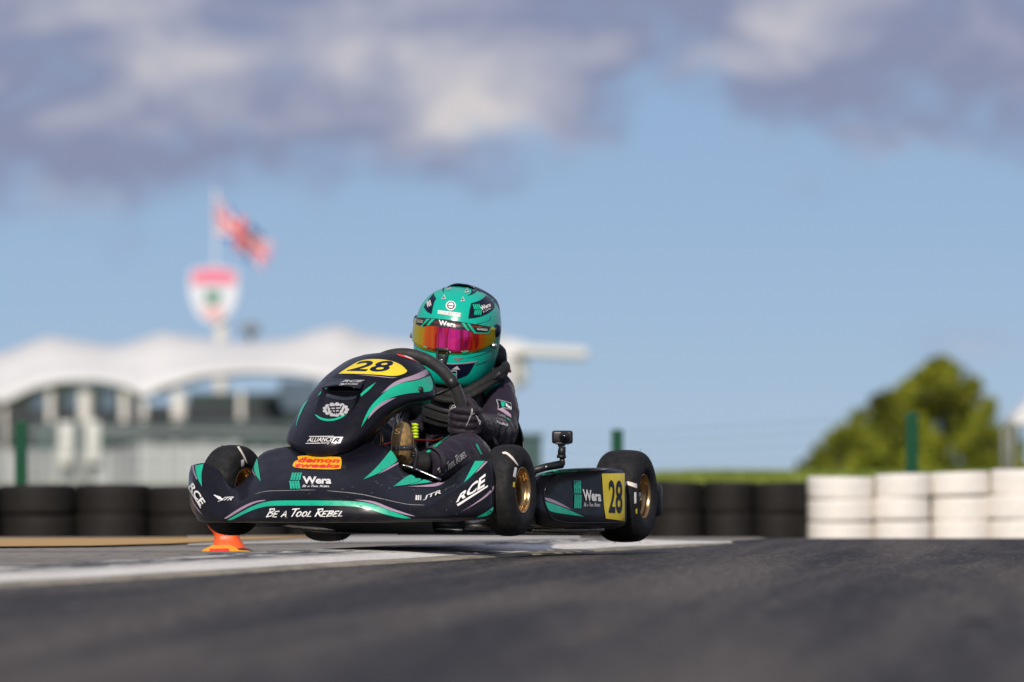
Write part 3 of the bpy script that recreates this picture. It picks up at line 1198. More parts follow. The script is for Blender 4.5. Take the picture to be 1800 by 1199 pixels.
# ---- nose cone graphics
nc = lambda n, poly, m, off=0.0012, g=6.0, r=2: decal(n, cone, T_CONE, poly, m, off, g, r)
nc('number_plate', Z1((868, 181), (930, 140), (985, 108), (1060, 98), (1150, 106), (1215, 130), (1248, 165), (1236, 180), (1182, 196), (1080, 186), (960, 181)), M_YELLOW)
letters('number', cone, T_CONE, '28', Z1((975, 111), (1180, 111), (1142, 172), (912, 167)), M_NAVYV, bold=0.022, shear=0.1, off=0.0022)
nc('mauve_stripe', Z1((960, 186), (1080, 192), (1165, 203), (1195, 200), (1165, 207), (1080, 197)), M_PINK)
nc('teal_stripe', Z6((1018, 182), (960, 250), (870, 325), (864, 300), (930, 240)), M_TEAL)
nc('teal_stripe', Z6((578, 170), (530, 260), (440, 318), (500, 242)), M_TEAL)
nc('teal_stripe', Z6((352, 352), (305, 430), (245, 560), (231, 620), (229, 590), (268, 460), (312, 382)), M_TEAL)
nc('teal_stripe', Z6((868, 630), (900, 540), (960, 420), (1060, 320), (1150, 240), (1250, 190), (1420, 165), (1510, 132), (1552, 118), (1576, 180), (1578, 235), (1560, 268),
                     (1520, 275), (1330, 290), (1180, 325), (1070, 385), (970, 470)), M_TEAL)
nc('mauve_stripe', Z6((1070, 295), (1150, 215), (1230, 160), (1400, 110), (1515, 50), (1540, 98), (1450, 150), (1300, 175), (1200, 215)), M_PINK)
nc('mauve_stripe', Z6((1215, 332), (1130, 380), (1050, 430), (985, 490), (935, 550), (960, 480), (1040, 400), (1130, 350)), M_PINK)
nc('teal_stripe', Z6((415, 500), (450, 545), (530, 570), (620, 560), (690, 530), (728, 500), (690, 512), (620, 540), (540, 548), (470, 530), (425, 500)), M_TEAL)
letters('lettering', hood, T_HOOD, 'RCE', [(603, 668.4), (642, 668.8), (637, 672.8), (600, 672.6)], M_GREYV, bold=0.05, shear=0.3, off=0.0016)
letters('lettering', hood, T_HOOD, 'MOTORS', [(598, 674.2), (630, 674.4), (629, 677.6), (596, 677.4)], M_GREYV, bold=0.04, shear=0.3, off=0.0016)
letters('lettering', hood, T_HOOD, 'Group', [(601, 679.4), (625, 679.8), (623, 683.6), (599, 683.2)], M_GREYV, bold=0.03, off=0.0016)
decal('emblem', hood, T_HOOD, [(590, 681.5), (594, 679), (599, 681.3), (595, 684)], M_GREYV, 0.0015, 5, 0)
# ornate crest below the scoop
cx, cy = 590.5, 721.5
crest = []
for k in range(13):
    t = 2 * math.pi * k / 13
    ex, ey = cx + math.cos(t) * 19.5, cy + math.sin(t) * 10.0 - 1
    crest.append([(ex + math.cos(u) * 4.0, ey + math.sin(u) * 3.0) for u in [i * 2 * math.pi / 7 for i in range(7)]])
for i, p in enumerate(crest):
    nc('crest_scroll', p, M_GREYV, 0.0012 + 0.0001 * (i % 3), 6, 1)
shield = [(cx - 15, cy - 9), (cx, cy - 11.5), (cx + 15.5, cy - 9), (cx + 14, cy + 1), (cx + 7, cy + 9), (cx - 1, cy + 12), (cx - 9, cy + 9), (cx - 14, cy + 1)]
nc('crest_shield', shield, M_GREYV, 0.0016, 5, 1)
for a, b, c_ in (((-11, -5), (8, -6), 1.3), ((-10, 0), (10, -1.5), 1.2), ((-8, 4), (7, 4), 1.2), ((-1, -8), (0, 8), 1.0), ((-12, -8), (-3, 7), 1.0), ((12, -8), (3, 7), 1.0)):
    d_ = Vector((b[0] - a[0], b[1] - a[1])).normalized()
    n_ = Vector((-d_.y, d_.x)) * c_
    nc('crest_engraving', [(cx + a[0] + n_.x, cy + a[1] + n_.y), (cx + b[0] + n_.x, cy + b[1] + n_.y), (cx + b[0] - n_.x, cy + b[1] - n_.y), (cx + a[0] - n_.x, cy + a[1] - n_.y)], M_BODY, 0.002, 6, 0)
letters('lettering', cone, T_CONE, 'ALLIANCE', Z6((360, 729), (596, 727), (586, 769), (340, 772)), M_WHITE, bold=0.008, shear=0.12)
nc('logo_panel', Z6((602, 721), (694, 722), (664, 785), (576, 784)), M_WHITE, 0.0015, 6, 0)
nc('lettering_bar', Z6((360, 716), (602, 714), (600, 720), (357, 722)), M_WHITE, 0.0015, 6, 0)
nc('lettering_bar', Z6((328, 783), (470, 781), (468, 787), (325, 789)), M_WHITE, 0.0015, 6, 0)
letters('lettering', cone, T_CONE, 'R', Z6((610, 733), (668, 733), (652, 772), (592, 772)), M_NAVYV, bold=0.03, shear=0.2)
letters('lettering', cone, T_CONE, 'Racing', Z6((480, 770), (570, 768), (555, 796), (468, 798)), M_WHITE, bold=0.0, shear=0.4)
fp = on(T_CONE, 738, 685, 0.003)
part('fastener', lathe([(0.0, 0.004), (0.005, 0.004), (0.009, 0.001), (0.009, -0.004)], Matrix.Translation(fp) @ KM.to_3x3().to_4x4() @ Matrix.Rotation(R(-60), 4, 'Z'), 16), M_BLACKP, cone)
# red and white sticker on the top edge
nc('sticker', [(697, 622.5), (716, 626.5), (733, 637), (726, 633.8), (712, 629), (700, 625.5)], M_REDV, 0.0014, 5, 0)
nc('sticker_band', [(708, 624.8), (722, 629.5), (727, 633), (714, 628.5)], M_WHITE, 0.002, 5, 0)

# ---- wheels
def tyre_profile(r, w):
    h = w / 2
    return [(0.066, h * 0.78), (0.072, h * 0.90), (0.082, h * 0.985), (0.094, h * 1.0), (r - 0.030, h * 0.97), (r - 0.0165, h * 0.885), (r - 0.0085, h * 0.76), (r - 0.0035, h * 0.60),
            (r - 0.001, h * 0.36), (r, h * 0.1), (r, -h * 0.1), (r - 0.001, -h * 0.36), (r - 0.0035, -h * 0.60), (r - 0.0085, -h * 0.76), (r - 0.0165, -h * 0.885),
            (r - 0.030, -h * 0.97), (0.094, -h), (0.082, -h * 0.985), (0.072, -h * 0.9), (0.066, -h * 0.78)]


def fine_profile(p, n=3):
    return [(v.x, v.y) for v in spline([Vector((a, b, 0)) for a, b in p], n)]


def make_wheel(x, y, z, r, w, steer=0.0, camber=0.0):
    M = KM @ Matrix.Translation((x, y, z)) @ Matrix.Rotation(steer, 4, 'Z') @ Matrix.Rotation(camber, 4, 'X')
    h = w / 2
    ty = part('tyre', lathe(fine_profile(tyre_profile(r, w), 4), M, 96), M_RUBBER)
    lip = h * 0.80
    rp = [(0.0655, lip - 0.004), (0.0685, lip + 0.001), (0.067, lip + 0.004), (0.0635, lip + 0.003), (0.0615, lip - 0.002), (0.0605, lip - 0.012), (0.056, lip - 0.020), (0.054, -0.004),
          (0.050, -0.012), (0.034, -0.013), (0.030, -0.008), (0.022, -0.008)]
    rm = part('rim', lathe(fine_profile(rp, 3), M, 64), M_RIM)
    rp2 = [(0.0655, -lip + 0.004), (0.0685, -lip - 0.001), (0.067, -lip - 0.004), (0.0635, -lip - 0.003), (0.0615, -lip + 0.002), (0.060, -lip + 0.012), (0.0565, -0.014), (0.040, -0.015), (0.022, -0.012)]
    obj('rim_inner', lathe(fine_profile(rp2, 3), M, 48), M_RIM, rm)
    obj('hub', lathe([(0.0, 0.018), (0.012, 0.018), (0.016, 0.014), (0.022, 0.010), (0.022, -0.030), (0.0, -0.03)], M, 24), M_DSTEEL, rm)
    for k in range(3):
        t = k * 2 * math.pi / 3 + 0.4
        obj('wheel_nut', lathe([(0.0, 0.004), (0.006, 0.004), (0.0065, 0.0), (0.0065, -0.012)], M @ Matrix.Translation((0.034 * math.cos(t), 0, 0.034 * math.sin(t))), 6), M_STEEL, rm, smooth=False)
    obj('valve', tube([M @ Vector((0.052, -0.002, -0.02)), M @ Vector((0.049, lip * .6, -0.02))], 0.003, 8), M_BLACKP, rm)
    # printed band and tags that curve with the sidewall
    prof_o = fine_profile(tyre_profile(r, w)[:10], 4)

    def sidewall(name, a0, a1, r0, r1, m, lift=0.0006):
        pp = [(q[0], q[1] + lift) for q in prof_o if r0 <= q[0] <= r1 and q[1] > 0]
        if len(pp) < 2:
            return
        obj(name, lathe(pp, M, 18, R(a0), R(a1)), m, ty)
    # angles: 0 = forward, 90 = up
    return M, ty, sidewall


def dress(sw, a, r):
    sw('paint_band', a + 14, a + 34, r - 0.020, r - 0.0105, M_TAG)
    sw('batch_tag', a - 8, a + 3, r - 0.043, r - 0.030, M_WHITE)
    sw('size_print', a - 27, a - 22, r - 0.045, r - 0.036, M_YELLOW)


M_TAG = mat('smeared_band_print', (0.72, 0.66, 0.60), 0.6, var=0.1, dirt=((0.5, 0.16, 0.08), 0.9, 90))
RF, RR_ = 0.1335, 0.1405
M1, ty1, sw1 = make_wheel(0.95, 0.425, RF, RF, 0.100, R(-1), R(1.0))
M2, ty2, sw2 = make_wheel(0.95, -0.435, RF, RF, 0.106, R(-9), R(-1.5))
M3, ty3, sw3 = make_wheel(0.0, 0.480, RR_, RR_, 0.142)
M4, ty4, sw4 = make_wheel(0.0, -0.480, RR_, RR_, 0.142)

# printed band, tag and size mark on each tyre that shows its side
for ty, polys in ((ty1, (Z4((213, 326), (245, 318), (292, 350), (347, 420), (354, 446), (336, 432), (292, 378), (250, 342), (218, 340)), Z4((322, 455), (342, 462), (328, 548), (306, 535)), Z4((308, 588), (323, 586), (321, 633), (306, 629)))),
                  (ty3, (Z4((1288, 576), (1340, 586), (1395, 603), (1397, 642), (1330, 617), (1290, 607)), Z4((1371, 678), (1389, 675), (1390, 772), (1372, 776)), Z4((1383, 823), (1397, 820), (1397, 864), (1386, 864)))),
                  (ty2, (Z5((526, 140), (546, 135), (602, 230), (626, 300), (604, 278), (568, 205)), Z5((563, 268), (593, 258), (594, 318), (566, 332)), Z5((540, 372), (557, 362), (553, 402), (541, 404))))):
    vs_ = [tuple(ty.matrix_world @ v.co + root_loc(ty)) for v in ty.data.vertices]
    tt_ = BVHTree.FromPolygons(vs_, [tuple(p.vertices) for p in ty.data.polygons])
    for nm, p, m in zip(('paint_band', 'batch_tag', 'size_print'), polys, (M_TAG, M_WHITE, M_YELLOW)):
        decal(nm, ty, tt_, p, m, 0.0008, 3.0, 1)
# fine rubber whiskers along the tread edges
for ty, (x, y, r, w) in ((ty1, (0.95, 0.425, RF, .100)), (ty2, (0.95, -0.435, RF, .106)), (ty3, (0, 0.48, RR_, .142)), (ty4, (0, -0.48, RR_, .142))):
    rg = random.Random(int(x * 100 + y * 10) + 77)
    vs, fs = [], []
    for k in range(34):
        t = rg.uniform(0, 6.28)
        a = rg.choice((-1, 1)) * w * rg.uniform(0.2, 0.36)
        p = Vector((x + (r - .002) * math.cos(t), y + a, r + (r - .002) * math.sin(t)))
        q = Vector((math.cos(t + rg.uniform(-.5, .5)), rg.uniform(-.5, .5), math.sin(t + rg.uniform(-.4, .4)))) * rg.uniform(0.004, 0.011)
        vs, fs = merge((vs, fs), tube([KM @ p, KM @ (p + q * .6), KM @ (p + q + Vector((0.001, 0.002, 0)))], [0.0006, 0.0005, 0.0002], 4))
    o = obj('rubber_whiskers', (vs, fs), M_RUBBER, ty)
    o['kind'] = 'stuff'

# ---- chassis
def kt(pts):
    return [K(*p) for p in pts]


rail = merge(*[tube(kt([(-0.16, s * 0.30, 0.040), (0.15, s * 0.31, 0.036), (0.55, s * 0.30, 0.034), (0.80, s * 0.23, 0.034), (0.95, s * 0.31, 0.050)]), 0.014, 12, 5) for s in (1, -1)])
part('frame_rail', rail, M_DSTEEL)
part('cross_tube', merge(*[tube(kt([(x, -yy, 0.036), (x, yy, 0.036)]), 0.013, 12) for x, yy in ((0.02, .31), (0.42, .30), (0.82, .24), (-0.14, .30))]), M_DSTEEL)
part('front_bumper_tube', merge(tube(kt([(0.98, 0.19, 0.07), (1.12, 0.20, 0.08), (1.20, 0.16, 0.085), (1.22, 0.0, 0.085), (1.20, -0.16, 0.085), (1.12, -0.20, 0.08), (0.98, -0.19, 0.07)]), 0.009, 12, 6),
                                tube([P(497, 921, 1.20), P(520, 924.5, 1.22), P(560, 928, 1.22), P(590, 930.5, 1.2)], 0.0075, 10, 4)), M_STEEL)
fl = [(1.10, 0.14), (1.10, -0.14), (0.98, -0.22), (0.6, -0.29), (0.42, -0.29), (0.42, 0.29), (0.6, 0.29), (0.98, 0.22)]
V = [K(x, y, 0.020) for x, y in fl] + [K(x, y, 0.0165) for x, y in fl]
n = len(fl)
part('floor_tray', (V, [list(range(n)), list(range(2 * n - 1, n - 1, -1))] + [[i, i + n, (i + 1) % n + n, (i + 1) % n] for i in range(n)]), M_BLACKP, smooth=False)
# dark under-tray edge that dips below the nose on the left
part('under_tray', grid_surface([[P(430, 916, 1.16), P(470, 917, 1.22), P(540, 917, 1.25), P(620, 917, 1.25), P(700, 917, 1.2), P(760, 917, 1.15)],
                                 [P(440, 919, 1.12), P(480, 926, 1.16), P(545, 931, 1.18), P(620, 935, 1.18), P(700, 936.5, 1.14), P(762, 935.5, 1.08)],
                                 [P(450, 918, 0.9), P(490, 926, 0.9), P(550, 932, 0.9), P(620, 936, 0.9), P(700, 937, 0.9), P(765, 936, 0.9)]], 5, 4), M_BLACKP)
part('side_bar', merge(tube([P(758, 921, 1.02), P(800, 922, 0.98), P(818, 922.5, 0.96)], 0.0125, 12), tube([P(740, 931, 0.9), P(800, 932, 0.88), P(862, 933, 0.85)], 0.006, 8)), M_DSTEEL)
part('side_bar_sleeve', tube([P(817, 922.5, 0.965), P(868, 922.5, 0.93)], 0.0155, 14), M_STEEL)
part('stub_axle', merge(tube(kt([(0.95, 0.22, RF), (0.95, 0.43, RF)]), 0.010, 10), tube(kt([(0.95, -0.22, RF), (0.95, -0.43, RF)]), 0.010, 10),
                        tube(kt([(0.95, 0.30, 0.05), (0.945, 0.30, 0.20)]), 0.012, 10), tube(kt([(0.95, -0.30, 0.05), (0.945, -0.30, 0.20)]), 0.012, 10)), M_STEEL)
part('rear_axle', tube(kt([(0, -0.53, RR_), (0, 0.53, RR_)]), 0.0125, 16), M_STEEL)
part('axle_bearing', merge(*[xf(lathe([(0.02, .012), (.036, .012), (.036, -.012), (.02, -.012)], Matrix.Translation((0, y, RR_)), 20), KM) for y in (-.30, .30)]), M_DSTEEL)
part('track_rod', merge(tube(kt([(0.88, 0.05, 0.115), (0.90, 0.36, 0.125)]), 0.005, 8), tube(kt([(0.88, -0.05, 0.115), (0.90, -0.36, 0.125)]), 0.005, 8)), M_ALU)
# brake disc glimpsed as a bronze ring under the nose cone, seen left of the shoe
part('brake_disc', tube([P(663 + 9.0 * math.cos(t) + 1.5 * math.sin(t), 777 - 17 * math.sin(t), 0.86) for t in [k * 2 * math.pi / 28 for k in range(29)]], 0.0032, 8), M_RIM)
part('brake_lever', tube([P(671, 762, 0.9), P(671.5, 775, 0.9), P(672, 788, 0.9)], [0.002, 0.0045, 0.003], 8), M_RIM)
# rear bumper
part('rear_bumper', merge(box(K(-0.215, 0, 0.135), 0.05, 1.06, 0.105, (KF, KL, KU), 0.018), *[tube(kt([(-0.10, s * 0.27, 0.05), (-0.21, s * .27, 0.12)]), 0.012, 10) for s in (1, -1)]), M_BLACKP)
# underside brackets
part('chain_guard', merge(tube([P(925, 921, 0.66), P(960, 924, 0.62), P(990, 926, 0.58)], 0.008, 10, 4), tube([P(935, 932, 0.6), P(1000, 931, 0.5), P(1060, 931, 0.35)], 0.006, 8)), M_STEEL)
part('bracket', merge(box(P(1006, 932, 0.45), 0.03, 0.02, 0.008, (KF, KL, KU), 0.002), box(P(931, 905, 0.70), 0.03, 0.02, 0.06, (KF, KL, KU), 0.003)), M_STEEL)
part('skid_plate', box(P(1000, 928.5, 0.3), 0.62, 0.09, 0.006, (KF, KL, KU), 0.002), M_BLACKP)

# ---- side pods
PX = [[(938, 918), (944, 922), (960, 927), (1000, 929), (1050, 930), (1086, 929), (1099, 923)],
      [(934.5, 893), (940, 898), (958, 906), (1000, 913), (1050, 918), (1091, 920), (1101, 915)],
      [(933.5, 866), (940, 867), (957, 869), (1000, 872), (1050, 875), (1094, 876), (1101, 875)],
      [(936, 846), (944, 843), (961, 841), (1000, 836.5), (1050, 833.5), (1093, 832.5), (1099.5, 834)],
      [(949, 834), (961, 830), (983, 826.5), (1020, 824.5), (1060, 824), (1086, 825), (1098, 829)],
      [(956, 832), (966, 828), (990, 824.5), (1024, 822.5), (1062, 822), (1086, 823), (1096, 826)]]
XV = [0.785, 0.79, 0.75, 0.60, 0.425, 0.265, 0.20]
DX = [-0.05, 0.0, 0.0, 0.0, -0.035, -0.15]
pod_rows = [[P(px, py, XV[c] + DX[r]) for c, (px, py) in enumerate(line)] for r, line in enumerate(PX)]
POD = grid_surface(pod_rows, 6, 6)
T_POD = bvh(POD)
pod = solidify(part('side_pod', POD, M_BODY), 0.004)
# the driver's right-hand pod: the same shape mirrored across the kart
KMI = KM.inverted()
mir = Matrix.Diagonal((1, -1, 1, 1))
pv = [KM @ (mir @ (KMI @ Vector(p))) for p in POD[0]]
solidify(part('side_pod', (pv, [f[::-1] for f in POD[1]]), M_BODY), 0.004)
pd = lambda n, poly, m, off=0.0012, g=6.0, r=2: decal(n, pod, T_POD, poly, m, off, g, r)
pd('teal_stripe', Z4((562, 527), (600, 494), (700, 483), (1000, 478), (900, 490), (700, 502), (605, 518)), M_TEAL)
pd('mauve_stripe', Z4((536, 526), (580, 492), (598, 490), (558, 524)), M_PINK)
pd('mauve_stripe', Z4((1000, 474), (1140, 472), (1100, 480), (960, 484)), M_PINK)
pd('teal_stripe', Z4((588, 757), (700, 790), (930, 890), (640, 852), (610, 820)), M_TEAL)
pd('mauve_stripe', Z4((583, 722), (650, 735), (740, 780), (825, 832), (700, 785), (590, 748)), M_PINK)
tool_mark('tool_logo', pod, T_POD, 1008, 844.5, 1021, 893.5, M_TEAL, lean=-1.0)
letters('lettering', pod, T_POD, 'Wera', Z4((912, 648), (1077, 668), (1077, 757), (925, 752)), M_WHITE, bold=0.035)
brush_letters('lettering', pod, T_POD, 'BE A TOOL REBEL', Z4((928, 768), (1072, 772), (1070, 802), (926, 800)), M_WHITE, w=0.07)
pd('number_plate', Z4((1085, 513), (1286, 510), (1284, 700), (1287, 928), (1120, 906), (1104, 800)), M_YELLOW, 0.0014, 5, 0)
letters('number', pod, T_POD, '28', Z4((1142, 568), (1262, 572), (1262, 862), (1142, 858)), M_NAVYV, bold=0.02, off=0.0026)
# moulded frame round the recessed side of the pod
fr = Z4((700, 520), (640, 560), (597, 625), (582, 690), (584, 760), (604, 830), (640, 890), (700, 925), (800, 942), (1000, 945), (1200, 942), (1285, 934))
part('moulded_crease', tube([on(T_POD, *p, lift=0.0004) for p in fr], 0.0022, 8, 4), M_BODY, pod)

# ---- seat
sr = []
for x, z, w in ((0.46, 0.075, 0.15), (0.34, 0.055, 0.17), (0.20, 0.055, 0.175), (0.10, 0.09, 0.175), (0.03, 0.18, 0.17), (-0.01, 0.28, 0.155), (-0.03, 0.36, 0.12)):
    up = 0.10 if x > 0.1 else 0.03
    fw = 0.0 if x > 0.1 else 0.12
    sr.append([K(x + fw, -w - 0.03, z + up), K(x + fw * .4, -w, z + up * .3), K(x, -w * .5, z), K(x, 0, z), K(x, w * .5, z), K(x + fw * .4, w, z + up * .3), K(x + fw, w + 0.03, z + up)])
solidify(part('seat', grid_surface(sr, 4, 4), mat('grey_seat_shell', (0.05, 0.05, 0.052), 0.45, var=0.2)), 0.006)
# engine block on the far side
part('engine', merge(box(K(0.12, -0.33, 0.17), 0.16, 0.13, 0.16, (KF, KL, KU), 0.01), *[box(K(0.16, -0.33, 0.26 + 0.009 * k), 0.13, 0.13, 0.003, (KF, KL, KU)) for k in range(6)]), M_DSTEEL)

# ---- steering wheel and column
SWX = 0.60
sc_ = [P(718 + 92 * math.cos(t), 716 - 92 * math.sin(t), SWX) for t in [k * 2 * math.pi / 64 for k in range(65)]]
ctr = P(718, 716, SWX)
# lean the rim back at the bottom, as a kart's wheel lies
sw = []
for p in sc_:
    h = (p - ctr).dot(KU)
    sw.append(p - KF * (-0.35 * h))
steering = part('steering_wheel', tube(sw, 0.0185, 16, 1, caps=False), M_GRIP)
obj('wheel_spoke', merge(*[tube([ctr + KF * 0.02, ctr.lerp(sw[i], 0.93)], [0.012, 0.008], 8, flat=(1.6, 0.5)) for i in (4, 28, 48)], xf(lathe([(0, .012), (.04, .012), (.04, -.01), (0, -.01)], Matrix.Translation(KMI @ ctr) @ Matrix.Rotation(R(90), 4, 'Z'), 24), KM)), M_BLACKP, steering)
a_, b_ = 0.20, 0.24
obj('rim_seam', tube([ctr + (p - ctr) for p in sw[4:7]], 0.01865, 16), M_BLACKP, steering)
part('steering_column', tube([ctr, K(0.86, 0.0, 0.12), K(0.90, 0, 0.05)], 0.010, 12), M_STEEL)
part('column_support', tube([K(0.72, 0.0, 0.30), K(0.74, .12, 0.14), K(0.74, 0.2, 0.05)], 0.007, 8), M_DSTEEL)
part('nose_bracket', merge(tube([P(730, 690, 0.72), P(716, 704, 0.76), P(700, 730, 0.84), P(690, 775, 0.95)], 0.006, 8, 3), tube([P(688, 715, 0.9), P(700, 745, 0.92)], 0.004, 8)), M_STEEL)
# ---- pedals
def pedal(dx, x):
    a = lambda px, py, ex=0.0: P(px + dx, py, x + ex)
    pr = merge(tube([a(690, 788), a(725, 788)], 0.0065, 12), *[box(a(697 + 5.6 * k, 787.5, 0.004), 0.006, 0.006, 0.016, (KF, KL, KU), 0.0012) for k in range(5)],
               tube([a(729, 787), a(732.5, 797), a(731, 812), a(727, 828)], [0.006, 0.0065, 0.006, 0.005], 10, 3),
               tube([a(722, 797), a(731, 797)], 0.0035, 8), tube([a(722, 801.5), a(731, 801.5)], 0.0035, 8))
    return part('pedal', pr, M_DSTEEL)


pedal(0, 1.02)
pedal(-150, 1.0)
# front edge of the floor pan seen through the cut of the fairing
part('pan_edge', tube([P(706, 817.5, 0.99), P(722, 821.5, 0.98), P(745, 831, 0.97), P(775, 844, 0.96)], 0.0035, 8, 3), M_ALU)
part('fuel_tank', box(K(0.62, 0.0, 0.09), 0.22, 0.2, 0.12, (KF, KL, KU), 0.02), M_BLACKP)
part('red_hose', tube([P(640, 776, 0.95), P(665, 783, 0.8), P(700, 775, 0.72), P(735, 773.5, 0.68), P(762, 774.5, 0.64), P(778, 769, 0.6)], 0.0028, 8, 4), M_REDV)

# ---- action camera on its clamp arm (clipped to the kart, a thing of its own)
ac = thing('action_camera', 'small black action camera on a ball-joint arm above the side pod', 'camera', P(935, 832, 0.55))
XC = 0.42
rd = (ray(988, 769)).normalized()
ax = (-rd, Vector((rd.y, -rd.x, 0)).normalized() * 1, None)
right = Vector((-rd.y, rd.x, 0)).normalized() * -1
up_ = (right.cross(rd)).normalized()
right = (right - Vector((0, 0, 1)) * 0).normalized()
AX = (right, rd, up_)
cc = P(988.5, 768.5, XC)
body = obj('camera_body', box(cc, 0.0625, 0.032, 0.0395, AX, 0.008), M_BLACKP, ac)
lc = P(992, 767.5, XC) - rd * 0.016
def disc(c, r, d0, d1, seg=28):
    pts = [c - rd * d0, c - rd * d1]
    return tube(pts, r, seg)
obj('lens_ring', disc(lc, 0.0155, -0.004, 0.007), M_BLACKP, ac)
obj('lens', disc(lc, 0.0105, 0.0, 0.0076), M_LENS, ac)
obj('logo_print', merge(box(P(980, 765.5, XC) - rd * 0.0164, 0.0042, 0.0008, 0.008, AX), box(P(980, 766.5, XC) - rd * 0.0163, 0.0075, 0.0008, 0.0035, AX)), M_WHITE, ac, smooth=False)
obj('camera_cradle', merge(box(P(988.5, 779.5, XC), 0.040, 0.030, 0.007, AX, 0.002), box(P(987, 782.5, XC), 0.022, 0.02, 0.008, AX, 0.002)), M_BLACKP, ac)
obj('ball_joint', merge(tube([P(988.5, 785, XC), P(987.5, 793, XC), P(987, 804, XC)], [0.0105, 0.0118, 0.0118], 16), tube([P(987, 800, XC), P(986.8, 805.5, XC)], 0.0138, 16),
                        tube([P(988, 803, XC), P(988.5, 812, XC), P(987, 816, XC)], [0.007, 0.009, 0.0115], 14)), M_BLACKP, ac)
obj('clamp_arm', merge(tube([P(988, 816, XC), P(960, 821, XC + 0.04), P(936, 828, XC + 0.08)], [0.0125, 0.0118, 0.0108], 16), tube([P(944, 825, XC + .05), P(933, 826, XC + .1), P(928, 829, XC + .1)], 0.004, 8),
                       tube([P(940, 824, XC + .08), P(937, 834, XC + .08)], 0.009, 12)), M_BLACKP, ac)
obj('clamp_screw', disc(P(960, 821, XC + 0.04) - rd * 0.011, 0.0048, 0, 0.003, 14), M_ALU, ac)

# ================================================================== the driver
def remeshed(vf, voxel, smooth_it=2):
    me = bpy.data.meshes.new('tmp_body')
    me.from_pydata([tuple(p) for p in vf[0]], [], vf[1])
    o = bpy.data.objects.new('tmp_body', me)
    COL.objects.link(o)
    md = o.modifiers.new('r', 'REMESH')
    md.mode = 'VOXEL'
    md.voxel_size = voxel
    if smooth_it:
        s = o.modifiers.new('s', 'SMOOTH')
        s.iterations = smooth_it
        s.factor = 0.5
    dg = bpy.context.evaluated_depsgraph_get()
    m2 = bpy.data.meshes.new_from_object(o.evaluated_get(dg))
    V = [v.co.copy() for v in m2.vertices]
    F = [list(p.vertices) for p in m2.polygons]
    NRM = [v.normal.copy() for v in m2.vertices]
    bpy.data.objects.remove(o)
    bpy.data.meshes.remove(me)
    bpy.data.meshes.remove(m2)
    return V, F, NRM


def ball(c, r, sx=1, sy=1, sz=1):
    bm = bmesh.new()
    bmesh.ops.create_icosphere(bm, subdivisions=3, radius=r)
    bm.verts.index_update()
    V = [Vector(c) + KF * v.co.x * sx + KL * v.co.y * sy + KU * v.co.z * sz for v in bm.verts]
    F = [[v.index for v in f.verts] for f in bm.faces]
    bm.free()
    return V, F


driver = thing('person', 'driver in black and teal race suit with teal full-face helmet gripping the steering wheel', 'person', K(0.2, 0, 0.07))
pelvis = K(0.15, 0.0, 0.15)
hipL, hipR = K(0.20, 0.085, 0.145), K(0.20, -0.085, 0.145)
waist = K(0.13, 0, 0.24)
chest = P(812, 728, 0.14)
neck = P(808, 682, 0.16)
shL = P(866, 690, 0.13)
shR = P(748, 692, 0.13)
elL, wrL = P(878, 762, 0.27), P(846, 748, 0.50)
elR, wrR = P(706, 770, 0.30), P(640, 752, 0.53)
knL, anL = P(822, 800, 0.60), P(752, 815, 0.86)
knR, anR = K(0.56, -0.17, 0.30), K(0.88, -0.15, 0.17)
segs = [
    tube([pelvis - KU * 0.07, pelvis, waist, chest, neck - KU * 0.02], [0.10, 0.125, 0.118, 0.125, 0.075], 20, 4, flat=(1.12, 0.92)),
    tube([shR, chest.lerp(neck, 0.35), shL], [0.062, 0.085, 0.062], 16, 4),
    tube([shL, shL.lerp(elL, 0.45) + KL * 0.012, elL], [0.066, 0.061, 0.053], 16, 4),
    tube([elL, elL.lerp(wrL, 0.5), wrL], [0.053, 0.047, 0.036], 16, 4),
    tube([shR, shR.lerp(elR, 0.45), elR], [0.062, 0.056, 0.048], 16, 4),
    tube([elR, elR.lerp(wrR, 0.5), wrR], [0.048, 0.043, 0.034], 16, 4),
    tube([hipL, hipL.lerp(knL, 0.5), knL], [0.092, 0.080, 0.066], 16, 4),
    tube([knL, knL.lerp(anL, 0.4), anL], [0.066, 0.060, 0.043], 16, 4),
    tube([hipR, hipR.lerp(knR, 0.5), knR], [0.092, 0.078, 0.060], 16, 4),
    tube([knR, knR.lerp(anR, 0.5), anR], [0.060, 0.052, 0.040], 16, 4),
    ball(shL, 0.067), ball(shR, 0.063), ball(elL, 0.055), ball(elR, 0.05), ball(knL, 0.067), ball(knR, 0.062), ball(pelvis, 0.12, 0.9, 1.1, 0.8),
    tube([neck - KU * 0.06, neck + KU * 0.05], [0.07, 0.055], 14),
]
V, F, NN = remeshed(merge(*segs), 0.008, 3)


def seg_t(p, a, b):
    ab = b - a
    t = max(0, min(1, (p - a).dot(ab) / ab.dot(ab)))
    return t, (p - (a + ab * t)).length


